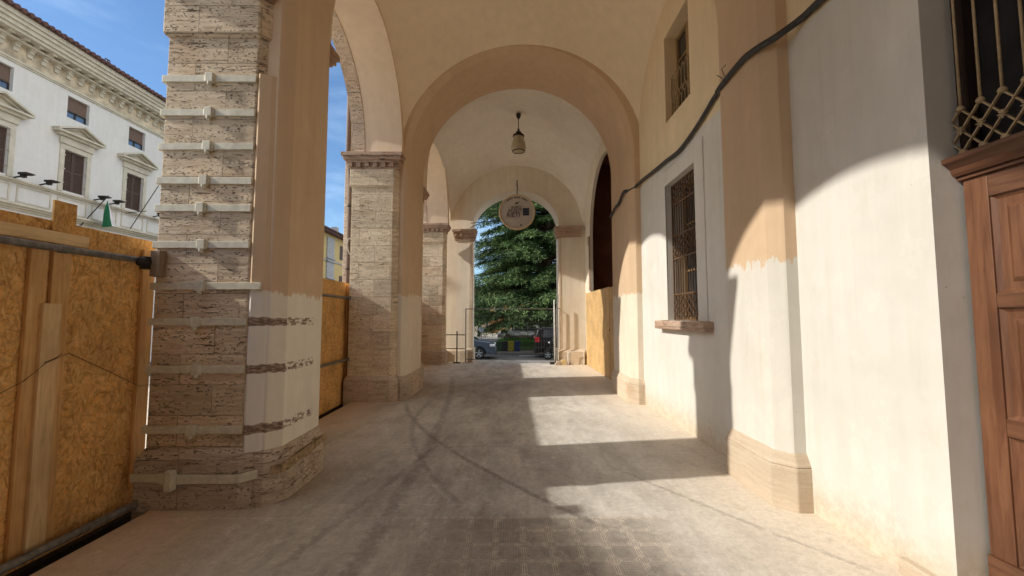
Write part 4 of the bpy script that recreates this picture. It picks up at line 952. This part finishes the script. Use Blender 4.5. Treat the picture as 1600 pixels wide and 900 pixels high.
    mb=MB(); mb.box(X+.0005,X+.02,Y0,Y1,11.505,12.139); mb.build('frieze',M['frz'],t)
    # tiled roof: eave with cover tiles
    mb=MB(); n=int((Y1-Y0+1)/.235)
    mb.add([(X+.98,Y0-.5,12.92),(X+.98,Y1+.3,12.92),(X-6,Y1+.3,15.2),(X-6,Y0-.5,15.2)],[(0,1,2,3)]); mb.add([(X+.98,Y0-.5,12.905),(X+.98,Y1+.3,12.905),(X+.4,Y1+.3,12.905),(X+.4,Y0-.5,12.905)],[(0,1,2,3)])
    for i in range(n):
        y=Y0-.45+i*.235; j=.012*mnoise.noise((i*.7,0,0))
        mb.tube([(X+1.03+j,y,12.96+j),(X-1.0,y,13.63),(X-6,y,15.27)],.085,8)
    mb.add([(X-6,Y0-.5,15.2),(X-6,Y1+.3,15.2),(X-13,Y1+.3,12.9),(X-13,Y0-.5,12.9)],[(0,1,2,3)])
    mb.build('roof',M['tile'],t)
    mb=MB(); mb.tube([(X-.6,15.9,13.4),(X-.6,15.9,15.3)],.02,6); mb.build('aerial',M['dark'],t); mb=MB(); mb.tube([(X+.4,18.9,13.1),(X+.4,18.9,13.5)],.03,6); mb.bar((X+.4,18.78,13.5),(X+.4,19.02,13.5),.04); mb.build('aerial',M['dark'],t)
palazzo()
# floodlights on the palazzo ledge
FL=thing('floodlight','leftmost dark floodlight on the palazzo ledge','floodlight',(-18.84,15.88,6.9),'floodlights along the palazzo ledge')
mb=MB(); mb.box(-18.62,-18.28,15.76,16.00,7.02,7.10); mb.box(-18.30,-18.22,15.74,16.02,7.04,7.09); mb.bar((-18.9,15.88,6.92),(-18.6,15.88,6.98),.05); mb.box(-18.60,-18.44,15.82,15.94,6.92,7.02)
mb.build('housing',M['dark'],FL,bevel=.01)
mb=MB(); mb.box(-18.60,-18.32,15.78,15.98,7.1005,7.108); mb.build('lens',M['glass'],FL)
for yy,lab in ((16.78,'dark floodlight on the ledge just left of the middle shuttered window'),(19.0,'dark floodlight on the ledge beside the flag pole top'),(19.72,'dark floodlight on the ledge right of the flag'),(22.2,'rightmost floodlight on the ledge, half behind the near pier')):
    c=copy_tree(FL); c.location.y=yy; c['label']=lab
# flags
t=thing('flag','green and white flag hanging from a slanted pole above the hoarding','flag',(-18.9,18.7,5.8))
mb=MB(); mb.tube([(-18.95,18.55,5.65),(-18.2,18.95,7.12)],.022,8); mb.build('pole',M['dark'],t)
mb=MB(); P=[];F=[]
top=Vector((-18.22,18.95,6.98)); n=12; mmat=[]
for i in range(n+1):
    s=i/n
    for j in range(9):
        q=j/8   # along drop
        off=0+.10*q*(1)   # spreading as it falls
        x=-18.22+.09*sin(s*11+q*2)*q-.08*q; y=18.95-.26*q*(1-s)*(1+.25*sin(q*5))+s*q*(.60+.06*sin(q*7)); z=6.90-1.20*q+.10*s*q-.05*sin(s*6)*q
        P.append((x,y,z))
for i in range(n):
    for j in range(8):
        a=i*9+j; F.append((a,a+9,a+10,a+1))
mb.v=P
for k,f in enumerate(F): mb.f.append(f); i=k//8; j=k%8; mb.mi.append(0 if i<8 else 1); mb.sm.append(True)
mb.build('cloth',[M['green'],M['white']],t)
t=thing('flag_pole','bare slanted flag pole in front of the right shuttered window','pole',(-18.9,21,5.9))
mb=MB(); mb.tube([(-18.95,20.9,5.9),(-17.9,21.25,8.3)],.02,8); mb.build('pole',M['dark'],t); mb=MB(); mb.bar((-18.98,20.7,6.75),(-18.3,21.1,6.95),.03); mb.build('bracket',M['dark'],t)

# yellow house seen between the piers
def yhouse():
    X=-19; t=thing('yellow_house','ochre house with grey quoin strip seen between the piers','building',(X,46,0))
    mb=MB(); mb.box(X-8,X,41,60,-.75,10.3); mb.build('wall',M['yel'],t)
    mb=MB(); mb.box(X,X+.10,43.6,45.4,-.75,10.0); 
    for z in (4.2,5.6,7.4,7.7): mb.box(X+.1,X+.22,43.5,45.5,z,z+.14)
    mb.box(X,X+.08,41,43.59,7.45,7.6); mb.box(X,X+.08,45.41,60,7.45,7.6)
    mb.build('quoin_strip',M['quoin'],t)
    mb=MB(); mb.box(X-8.3,X+.7,40.6,60.4,10.3,10.45); mb.add([(X+.8,40.5,10.46),(X+.8,60.5,10.46),(X-4,60.5,12.0),(X-4,40.5,12.0),(X-8.8,60.5,10.46),(X-8.8,40.5,10.46)],[(0,1,2,3),(3,2,4,5)])
    for i in range(60): mb.tube([(X+.85,40.6+i*.33,10.52),(X-1,40.6+i*.33,11.12)],.10,6)
    mb.build('roof',M['tile'],t)
    mb=MB(); mb.box(X-.8,X-.2,46.5,47.1,10.6,11.6); mb.build('chimney',M['quoin'],t)
    for c in (47.5,50.5,53.5):
        for z in (4.6,8.0): mb=MB(); mb.box(X-.01,X+.03,c-.5,c+.5,z,z+1.6); mb.build('shutter',M['shut'],t)
yhouse()
# gabled house behind the camera to the left: its shadow falls on the near floor
t=thing('gabled_house','gabled house behind the camera side of the square, out of the photo','building',(-27,-6,0))
mb=MB(); P=[(-24,2,-.75),(-24,-14,-.75),(-24,-14,12.9),(-24,-6,17.42),(-24,2,14.70)]; P+= [(x-8,y,z) for x,y,z in P]
mb.add(P,[(0,1,2,3,4),(9,8,7,6,5),(0,5,6,1),(1,6,7,2),(2,7,8,3),(3,8,9,4),(4,9,5,0)]); mb.build('wall',M['bldg'],t)

# ------------------------------------------------------------------ vehicles
def wheel(parent,x,y,z,r,w,sgn,name='wheel'):
    wl=Vector(parent.location)
    e=bpy.data.objects.new(name,None); COL.objects.link(e); e.parent=parent; e.location=Vector((x,y,z))-wl; e.empty_display_size=.1
    mb=MB(); mb.lathe([(r*.62,-w/2),(r*.9,-w/2),(r,-w/2+.03),(r,w/2-.03),(r*.9,w/2),(r*.62,w/2)],(0,0,0),'y',28); o=mb.build('tyre',M['tyre']); o.parent=e
    mb=MB(); ys=-w/2*.75 if sgn<0 else w/2*.75
    mb.lathe([(0,ys*.2),(r*.64,ys*.2)],(0,0,0),'y',20,smooth=False); mb.lathe([(r*.58,ys),(r*.66,ys*1.15),(r*.66,0)],(0,0,0),'y',28)
    o=mb.build('hub',M['dark']); o.parent=e
    mb=MB()
    for k in range(5):
        a=k*2*pi/5+.3; mb.obox((r*.33*cos(a),ys*1.0,r*.33*sin(a)),(r*.31*cos(a),0,r*.31*sin(a)),(0,.012,0),(-r*.10*sin(a),0,r*.10*cos(a)))
    mb.lathe([(0,ys*1.15),(r*.14,ys*1.15),(r*.14,0)],(0,0,0),'y',14); mb.lathe([(r*.58,ys*1.02),(r*.64,ys*1.18),(r*.66,ys*.8)],(0,0,0),'y',28)
    o=mb.build('rim',M['rim']); o.parent=e
def car(label,loc,L,Wd,prof,glassprof,wheels,r,paint,face=1,cat='car',name='parked_car',pillar=None,lamps=True,group='cars parked beyond the end arch'):
    """prof: body outline (x,z) clockwise from rear bottom; x from 0 (rear) to L (front); face +1 drives to +X"""
    t=thing(name,label,cat,loc,group)
    ox,oy,oz=loc
    def tr(x,y,z): return (ox+face*(x-L/2),oy+y,oz+z)
    belt=glassprof['belt']; H=max(z for x,z in prof)
    pts=[]
    # lower edge with wheel arches
    low=[]
    for wx in wheels:
        for k in range(9):
            a=pi-pi*k/8; low.append((wx+(r+.06)*cos(a),max(.22,r+(r+.06)*sin(a))))
    outline=[(0.05,.28)]+prof+[(L-.05,.26)]+[(x,z) for x,z in reversed(low)]
    def half(z): 
        k=1-.16*max(0,(z-belt)/(H-belt)); k-= .03*max(0,(.45-z)/.45); return Wd/2*k
    n=len(outline); P=[tr(x,-half(z),z) for x,z in outline]+[tr(x,half(z),z) for x,z in outline]
    F=[tuple(range(n)),tuple(range(2*n-1,n-1,-1))]+[(i,(i+1)%n,n+(i+1)%n,n+i) for i in range(n)]
    mb=MB(); mb.add(P,F); 
    me=mb.build('body',paint,t,bevel=.035,seg=3)
    # side windows both sides
    for g_ in glassprof['side']:
        for s in (-1,1):
            m=MB(); Q=[tr(x,s*(half(z)+.006),z) for x,z in g_]; m.add(Q,[tuple(range(len(g_)))]); m.build('window',M['glass'],t)
    for (xa,za,xb,zb) in glassprof['ends']:
        m=MB(); dx,dz=xb-xa,zb-za; l=sqrt(dx*dx+dz*dz); nx,nz=-dz/l,dx/l
        if nz<0: nx,nz=-nx,-nz
        q=.008; Q=[tr(xa+nx*q,-half(za)*.88,za+nz*q),tr(xb+nx*q,-half(zb)*.86,zb+nz*q),tr(xb+nx*q,half(zb)*.86,zb+nz*q),tr(xa+nx*q,half(za)*.88,za+nz*q)]
        m.add(Q,[(0,1,2,3)]); m.build('windscreen',M['glass'],t)
    for wx in wheels:
        for s in (-1,1): wheel(t,*tr(wx,s*(Wd/2-.12),r),r,.21,s)
    # headlights, tail lights, bumper trim, mirror
    hz=glassprof['hl']; 
    for s in (-1,1):
        m=MB(); m.obox(tr(L-.20,s*(Wd/2-.12),hz),(.15,0,0),(0,.135,0),(0,0,.06)); m.build('headlight',M['whl'],t,bevel=.02)
        m=MB(); m.obox(tr(.13,s*(Wd/2-.10),glassprof['tl']),(.13,0,0),(0,.118,0),(0,0,.14)); m.build('tail_light',M['redl'],t,bevel=.02)
        m=MB(); m.obox(tr(glassprof['mx'],s*(Wd/2+.07),belt+.06),(.06,0,0),(0,.09,0),(0,0,.06)); m.build('mirror',paint,t,bevel=.02)
    m=MB(); m.obox(tr(L-.05,0,.36),(.06,0,0),(0,Wd*.44,0),(0,0,.10)); m.obox(tr(.05,0,.38),(.06,0,0),(0,Wd*.44,0),(0,0,.10))
    for s in (-1,1): m.obox(tr(L/2,s*(Wd/2-.01),.30),(L*.27,0,0),(0,.015,0),(0,0,.06))
    m.build('bumper_trim',M['plastic'],t,bevel=.02)
    m=MB()
    for s in (-1,1):
        for dx in glassprof['doors']: m.obox(tr(dx,s*(Wd/2+.001),(belt+.4)/2),(.006,0,0),(0,.006,0),(0,0,(belt-.4)/2))
    m.build('door_gap',M['dark'],t)
    m=MB()
    for s in (-1,1):
        for dx in glassprof['doors'][:2]: m.obox(tr(dx+.14,s*(Wd/2+.012),belt-.10),(.09,0,0),(0,.014,0),(0,0,.014))
    m.build('door_handle',M['plastic'],t)
    return t
hatch=[(.0,.45),(.02,.95),(.25,1.38),(.55,1.50),(2.3,1.53),(2.75,1.42),(3.45,1.05),(4.15,.95),(4.42,.78),(4.5,.55)]
gp=dict(belt=1.0,side=[[(.62,1.03),(.75,1.40),(1.55,1.44),(1.55,1.03)],[(1.63,1.03),(1.63,1.44),(2.35,1.43),(3.05,1.06)]],ends=[(3.42,1.07,2.78,1.41),(.05,1.0,.27,1.36)],hl=.78,tl=.95,mx=2.95,doors=[.9,1.6,2.95])
car('blue grey hatchback with silver wheel behind the left jamb of the end arch',(-3.0,24.6,-.742),4.5,1.78,hatch,gp,[.85,3.55],.33,M['carb'])
suv=[(.0,.5),(.0,1.10),(.18,1.62),(.45,1.76),(2.9,1.78),(3.3,1.62),(3.85,1.20),(4.6,1.08),(4.75,.9),(4.8,.55)]
gs=dict(belt=1.15,side=[[(.45,1.18),(.52,1.62),(1.35,1.66),(1.35,1.18)],[(1.43,1.18),(1.43,1.66),(2.35,1.66),(2.35,1.18)],[(2.43,1.18),(2.43,1.66),(2.95,1.64),(3.6,1.2)]],ends=[(3.82,1.22,3.32,1.6),(.02,1.15,.19,1.6)],hl=.95,tl=1.05,mx=3.45,doors=[.95,1.40,2.4,3.5])
car('black estate car with red tail light behind the right side of the mesh fence',(3.87,25.4,-.742),4.8,1.85,suv,gs,[.9,3.75],.36,M['blackp'])
car('silver car far beyond the green bank',(1.1,42,-.72),4.5,1.78,hatch,gp,[.85,3.55],.33,M['silver'],face=-1)
car('dark car far off to the right of the silver car',(5.4,41,-.72),4.5,1.78,hatch,gp,[.85,3.55],.33,M['carb'],face=-1)
# scooter in front of the black car
SXm,SYm=2.75,23.6
t=thing('motor_scooter','dark motor scooter parked in front of the black car','scooter',(SXm,SYm,-.742))
z0=-.742
for dx in (-.62,.62): wheel(t,SXm+dx,SYm,z0+.27,.27,.12,-1)
mb=MB(); P=[(-.45,.42),(-.30,.55),(.0,.36),(.35,.36),(.45,.80),(.85,.86),(.95,.72),(.75,.45),(.35,.24),(-.1,.24)]
pr=[(SXm+x,z) for x,z in P]; n=len(pr); V=[(x,SYm-.14,z0+z) for x,z in pr]+[(x,SYm+.14,z0+z) for x,z in pr]
mb.add(V,[tuple(range(n)),tuple(range(2*n-1,n-1,-1))]+[(i,(i+1)%n,n+(i+1)%n,n+i) for i in range(n)]); mb.bar((SXm-.62,SYm,z0+.27),(SXm-.40,SYm,z0+.95),.07); mb.obox((SXm-.47,SYm,z0+.70),(.07,0,.0),(0,.18,0),(.06,0,.26)); mb.build('body',M['blackp'],t,bevel=.03)
mb=MB(); mb.tube([(SXm-.30,SYm-.33,z0+1.05),(SXm-.38,SYm,z0+1.0),(SXm-.30,SYm+.33,z0+1.05)],.018,8); mb.build('handlebar',M['dark'],t)
mb=MB(); mb.obox((SXm+.45,SYm,z0+.87),(.36,0,0),(0,.14,0),(0,0,.055)); mb.build('seat',M['plastic'],t,bevel=.03)
mb=MB(); mb.lathe([(0,-.08),(.06,-.05),(.075,0),(0,.02)],(SXm-.52,SYm,z0+.93),'x',14); mb.build('headlight',M['whl'],t)
mb=MB(); mb.add([(SXm-.42,SYm-.16,z0+1.02),(SXm-.42,SYm+.16,z0+1.02),(SXm-.33,SYm+.13,z0+1.32),(SXm-.33,SYm-.13,z0+1.32)],[(0,1,2,3)]); mb.build('windshield',M['glass'],t)
# second scooter + two far people shapes are left to the shade: one more scooter across the road
# ------------------------------------------------------------------ bins
def bin_(x,y,mat,label,w=.40,h=.62):
    t=thing('recycling_bin',label,'bin',(x,y,-.63),'recycling bins across the road')
    mb=MB(); z=-.63; a=w*.42;b=w*.5
    mb.prism([(x-a,y-a),(x+a,y-a),(x+a,y+a),(x-a,y+a)],z+.03,z+h,top=[(x-b,y-b),(x+b,y-b),(x+b,y+b),(x-b,y+b)]); mb.build('body',mat,t,bevel=.015)
    mb=MB(); mb.prism([(x-b-.02,y-b-.02),(x+b+.02,y-b-.02),(x+b+.02,y+b+.02),(x-b-.02,y+b+.02)],z+h+.001,z+h+.05,top=[(x-b+.03,y-b+.03),(x+b-.03,y-b+.03),(x+b-.03,y+b-.03),(x-b+.03,y+b-.03)]); mb.build('lid',mat,t,bevel=.01)
    mb=MB()
    for s in (-1,1): mb.lathe([(0,-.02),(.04,-.02),(.04,.02),(0,.02)],(x+s*a,y+a,z+.04),'x',12)
    mb.build('wheel',M['tyre'],t)
bin_(-.66,27.9,M['bing'],'dark green bin nearest the blue grey car'); bin_(-.30,27.95,M['plastic'],'black bin between the dark green bin and the yellow bin'); bin_(.10,27.9,M['biny'],'yellow bin across the road'); bin_(.52,27.9,M['binb'],'blue bin right of the yellow bin')
# hedge behind bins
def clump(mb,c,rx,ry,rz,n,s,rnd):
    for _ in range(n):
        while True:
            p=Vector((rnd.uniform(-1,1),rnd.uniform(-1,1),rnd.uniform(-1,1)))
            if .25<p.length<1: break
        q=Vector((c[0]+p.x*rx,c[1]+p.y*ry,c[2]+p.z*rz)); a=Vector((rnd.gauss(0,1),rnd.gauss(0,1),rnd.gauss(0,1))).normalized(); b=a.orthogonal().normalized(); k=s*rnd.uniform(.6,1.3)
        mb.add([q-a*k,q+b*k*.5,q+a*k,q-b*k*.5],[(0,1,2,3)])
rnd=random.Random(11)
mb=MB()
for i in range(44): clump(mb,(-2.6+i*.17,29.2,-.38+.05*rnd.random()),.22,.22,.27,110,.035,rnd)
tag(mb.build('hedge',M['needle']),'low dark hedge behind the bins','hedge')
# small street furniture seen through the arch
def sign(name,label,x,y,zb,zt,build,mat):
    t=thing(name,label,'sign',(x,y,zb)); mb=MB(); mb.tube([(x,y,zb),(x,y,zt)],.03,8); mb.build('pole',M['galv'],t); m=MB(); build(m); m.build('plate',mat,t)
sign('road_sign','round white and blue road sign left of the bank',-2.05,31,-.75,.85,lambda m:m.lathe([(0,-.02),(.20,-.02),(.20,.02),(0,.02)],(-2.05,30.95,.72),'y',24,smooth=False),M['white'])
sign('notice_board','tan notice board above the black car roof',2.75,31,-.75,.6,lambda m:m.box(2.50,2.95,30.95,30.99,.32,.75),M['brownboard'])
sign('notice_board','small dark notice plate on a post above the grassy bank',-.42,33,-.4,.6,lambda m:m.box(-.66,-.18,32.95,32.99,.34,.62),M['void'])

# ------------------------------------------------------------------ trees
def tree_trunk(mb,pts,rs): mb.tube(pts,rs,12)
def cedar(x,y,zb,H,label):
    t=thing('cedar_tree',label,'tree',(x,y,zb)); rnd=random.Random(21)
    tr=MB(); tree_trunk(tr,[(x,y,zb),(x+.1,y,zb+3),(x,y+.1,zb+7),(x+.15,y,zb+11),(x+.1,y,zb+H)],[.55,.42,.3,.18,.04])
    lf=MB(); lf2=MB()
    z=zb+1.75
    while z<zb+H-.4:
        f=(z-zb)/H; R=7.0*(1-f)**.6; nb=13 if f<.75 else 8
        for b in range(nb):
            a=rnd.random()*6.283; r=R*rnd.uniform(.7,1.15); z1=z+rnd.uniform(-.25,.25)
            ns=7; pts=[]
            for k in range(ns+1):
                u=k/ns; w=.25*mnoise.noise((a*3+u*2,z,0)); pts.append(Vector((x+cos(a+w*.6)*r*u,y+sin(a+w*.6)*r*u,z1+.30*u*r*.35-.75*u*u*r*.26)))
            tr.tube(pts,[.09*(1-k/ns)+.015 for k in range(ns+1)],6,cap=False)
            # flat sprays of needles along the bough
            for k in range(2,ns+1):
                base=pts[k]; u=k/ns; dirv=(pts[k]-pts[k-1]).normalized(); sd=Vector((-dirv.y,dirv.x,0)).normalized()
                for sgn in (-1,1,0):
                    L=(.45+.55*(1-abs(u-.6)))*rnd.uniform(.6,1.2)*(r/4.2)
                    d=(dirv*rnd.uniform(.5,1.0)+sd*sgn*rnd.uniform(.6,1.1)).normalized(); d.z-=.12
                    m=11
                    for q in range(m):
                        v=q/m; p=base+d*L*v+Vector((0,0,-.22*v*v*L))
                        for _ in range(7):
                            o=Vector((rnd.gauss(0,.15),rnd.gauss(0,.15),rnd.gauss(-.03,.075)))
                            e=(d*.9+Vector((rnd.gauss(0,.7),rnd.gauss(0,.7),rnd.gauss(-.05,.3)))).normalized(); s=rnd.uniform(.09,.22); bb=e.cross(Vector((0,0,1)))
                            if bb.length<.1: bb=Vector((1,0,0))
                            bb=bb.normalized()*s*.17+Vector((0,0,rnd.uniform(-.02,.02)))
                            c=p+o; (lf if rnd.random()<.88 else lf2).add([c-e*s*.5-bb*.4,c+bb,c+e*s,c-bb],[(0,1,2,3)])
        z+=.46+.12*rnd.random()
    tr.build('trunk',M['bark'],t); lf.build('crown',M['needle'],t); lf2.build('crown_tips',leafmat('young cedar needles',(.16,.26,.085),(.24,.34,.12)),t)
cedar(2.9,33.5,-.3,22,'big dark cedar tree filling the end arch')
def broad(x,y,zb,H,R,label,n=9000,seed=1,mat='leaf'):
    t=thing('leafy_tree',label,'tree',(x,y,zb),'trees beyond the cedar'); rnd=random.Random(seed)
    tr=MB(); tree_trunk(tr,[(x,y,zb),(x+.1,y,zb+H*.3),(x,y,zb+H*.7)],[.22,.16,.08])
    for k in range(6):
        a=k*1.05; tr.tube([(x,y,zb+H*.35),(x+R*.5*cos(a),y+R*.5*sin(a),zb+H*.55),(x+R*.75*cos(a),y+R*.75*sin(a),zb+H*.7)],[.08,.05,.02],6,cap=False)
    lf=MB(); m=16
    for k in range(m):
        a=rnd.random()*6.28; q=rnd.random()**.5; c=(x+R*.75*q*cos(a),y+R*.75*q*sin(a),zb+H*(.34+.52*rnd.random())); s=rnd.uniform(.28,.5)
        clump(lf,c,R*s,R*s,R*s*.75,n//m,.13,rnd)
    tr.build('trunk',M['bark'],t); lf.build('crown',M[mat],t)
broad(-6.5,47,-.7,7.5,3.2,'leafy tree at the far left beyond the cedar',seed=2,mat='needle')
broad(-3.6,50,-.7,6.0,2.3,'smaller leafy tree behind the round road sign',seed=3)
broad(6.8,46,-.7,7.0,3.0,'light green tree beyond the black car',seed=4)
broad(10.5,52,-.7,9,3.8,'tall leafy tree at the far right beyond the cedar',seed=5,mat='needle')
broad(3.3,56,-.7,4.2,1.9,'low round tree in front of the orange house',seed=6,mat='needle')
broad(-9.5,38,-.7,8,3.2,'leafy tree beyond the left end pier',seed=8)
mb=MB(); rnd=random.Random(9)
for i in range(60): clump(mb,(-9+i*.33,48.5+.3*rnd.random(),-.2+.25*rnd.random()),.4,.4,.6,90,.07,rnd)
tag(mb.build('shrub_row',M['leaf']),'row of green shrubs before the far houses','shrubs',kind='stuff')
# far houses
def house(x0,x1,y,z1,mat,label,cols,rows):
    t=thing('town_house',label,'building',((x0+x1)/2,y,-.75),'houses closing the view beyond the park')
    mb=MB(); mb.box(x0,x1,y,y+9,-.75,z1); mb.build('wall',mat,t)
    mb=MB(); mb.box(x0-.3,x1+.3,y-.3,y-.001,z1-.3,z1); mb.box(x0,x1,y-.12,y-.001,1.55,1.85); mb.build('cornice',M['bldgm'],t)
    mb=MB(); mb.add([(x0-.4,y-.5,z1),(x1+.4,y-.5,z1),(x1+.4,y+4.5,z1+2),(x0-.4,y+4.5,z1+2),(x1+.4,y+9.4,z1),(x0-.4,y+9.4,z1)],[(0,1,2,3),(3,2,4,5)]); mb.build('roof',M['tile'],t)
    for c in cols:
        for zz in rows:
            m=MB(); m.box(c-.62,c-.5,y-.06,y-.002,zz-.1,zz+1.7); m.box(c+.5,c+.62,y-.06,y-.002,zz-.1,zz+1.7); m.box(c-.5,c+.5,y-.06,y-.002,zz+1.58,zz+1.7); m.box(c-.7,c+.7,y-.1,y-.002,zz-.25,zz-.101); w=m.build('window',M['bldgm'],t)
            m=MB(); m.box(c-.5,c+.5,y-.02,y-.002,zz-.1,zz+1.58); p=m.build('pane',M['glass']); p.parent=w
house(-3,7,62,5.2,M['orange'],'orange house with pale window surrounds behind the cedar',[-1.6,.7,3.1,5.4],[1.95])
house(-14,-3.6,66,4.6,M['bldg'],'pale house behind the trees at the left of the end arch',[-12,-9.5,-7,-4.8],[1.7])
house(7.8,18,64,5.0,M['yel'],'ochre house behind the trees at the right of the end arch',[9.5,12,14.5],[1.7])

# ------------------------------------------------------------------ world and sun
EL=radians(32); AZ=radians(9)
to=Vector((-cos(AZ)*cos(EL),-sin(AZ)*cos(EL),sin(EL)))   # towards the sun
sd=bpy.data.lights.new('sun','SUN'); sd.energy=4.2; sd.angle=radians(.85); sd.color=(1,.935,.825)
so=bpy.data.objects.new('sun',sd); COL.objects.link(so); so.rotation_euler=(to).to_track_quat('Z','Y').to_euler(); so.location=(-20,-5,30)
w=bpy.data.worlds.new('World'); scene.world=w; w.use_nodes=True; nt=w.node_tree; bg=nt.nodes['Background']
sky=nt.nodes.new('ShaderNodeTexSky'); sky.sky_type='NISHITA'; sky.sun_disc=False; sky.sun_elevation=EL; sky.sun_rotation=atan2(to.x,to.y); sky.air_density=1.0; sky.dust_density=.3; sky.ozone_density=2.2; sky.altitude=300
tc=nt.nodes.new('ShaderNodeTexCoord'); mp=nt.nodes.new('ShaderNodeMapping'); mp.inputs['Scale'].default_value=(1.2,1.2,4.0); mp.inputs['Rotation'].default_value=(0,.25,.4)
nz=nt.nodes.new('ShaderNodeTexNoise'); nz.inputs['Scale'].default_value=1.6; nz.inputs['Detail'].default_value=9; nz.inputs['Roughness'].default_value=.6; nz.inputs['Distortion'].default_value=.7
mr=nt.nodes.new('ShaderNodeMapRange'); mr.interpolation_type='SMOOTHSTEP'; mr.inputs[1].default_value=.47; mr.inputs[2].default_value=.78; mr.inputs[4].default_value=.55
sep=nt.nodes.new('ShaderNodeSeparateXYZ'); lowc=nt.nodes.new('ShaderNodeMapRange'); lowc.inputs[1].default_value=.55; lowc.inputs[2].default_value=.05; lowc.inputs[3].default_value=.35; lowc.inputs[4].default_value=1.3
mu=nt.nodes.new('ShaderNodeMath'); mu.operation='MULTIPLY'; mu.use_clamp=True
mx=nt.nodes.new('ShaderNodeMix'); mx.data_type='RGBA'; mx.inputs[7].default_value=(7.5,8.0,8.8,1)
Lk=nt.links.new
Lk(tc.outputs['Generated'],mp.inputs[0]); Lk(mp.outputs[0],nz.inputs['Vector']); Lk(nz.outputs['Fac'],mr.inputs[0]); Lk(tc.outputs['Generated'],sep.inputs[0]); Lk(sep.outputs[2],lowc.inputs[0]); Lk(mr.outputs[0],mu.inputs[0]); Lk(lowc.outputs[0],mu.inputs[1]); Lk(mu.outputs[0],mx.inputs[0]); Lk(sky.outputs[0],mx.inputs[6]); 
tint=nt.nodes.new('ShaderNodeMix'); tint.data_type='RGBA'; tint.blend_type='MULTIPLY'; tint.inputs[0].default_value=1; tint.inputs[7].default_value=(.86,1.04,1.17,1)
bank=nt.nodes.new('ShaderNodeMapRange'); bank.interpolation_type='SMOOTHSTEP'; bank.inputs[1].default_value=.55; bank.inputs[2].default_value=.15  # unseen bright cloud bank added beside and overhead to lift the shade inside
nb=nt.nodes.new('ShaderNodeTexNoise'); nb.inputs['Scale'].default_value=2.2; nb.inputs['Detail'].default_value=7; nr=nt.nodes.new('ShaderNodeMapRange'); nr.inputs[1].default_value=.30; nr.inputs[2].default_value=.55; nr.inputs[3].default_value=.25
mb2=nt.nodes.new('ShaderNodeMath'); mb2.operation='MULTIPLY'; fill_mix=nt.nodes.new('ShaderNodeMix'); fill_mix.data_type='RGBA'; fill_mix.inputs[7].default_value=(17.5,16.9,15.6,1)
fill_fade=nt.nodes.new('ShaderNodeMapRange'); fill_fade.interpolation_type='SMOOTHSTEP'; fill_fade.inputs[1].default_value=-.75; fill_fade.inputs[2].default_value=-.25; mb3=nt.nodes.new('ShaderNodeMath'); mb3.operation='MULTIPLY'
Lk(mx.outputs[2],tint.inputs[6]); Lk(sep.outputs[1],bank.inputs[0]); Lk(mp.outputs[0],nb.inputs['Vector']); Lk(nb.outputs['Fac'],nr.inputs[0]); Lk(sep.outputs[1],fill_fade.inputs[0]); Lk(bank.outputs[0],mb3.inputs[0]); Lk(fill_fade.outputs[0],mb3.inputs[1]); Lk(mb3.outputs[0],mb2.inputs[0]); Lk(nr.outputs[0],mb2.inputs[1]); Lk(mb2.outputs[0],fill_mix.inputs[0]); Lk(tint.outputs[2],fill_mix.inputs[6]); Lk(fill_mix.outputs[2],bg.inputs[0]); bg.inputs[1].default_value=.15
scene.view_settings.view_transform='Standard'; scene.view_settings.look='None'; scene.view_settings.exposure=0; scene.view_settings.gamma=1
scene.cycles.max_bounces=12; scene.cycles.diffuse_bounces=8
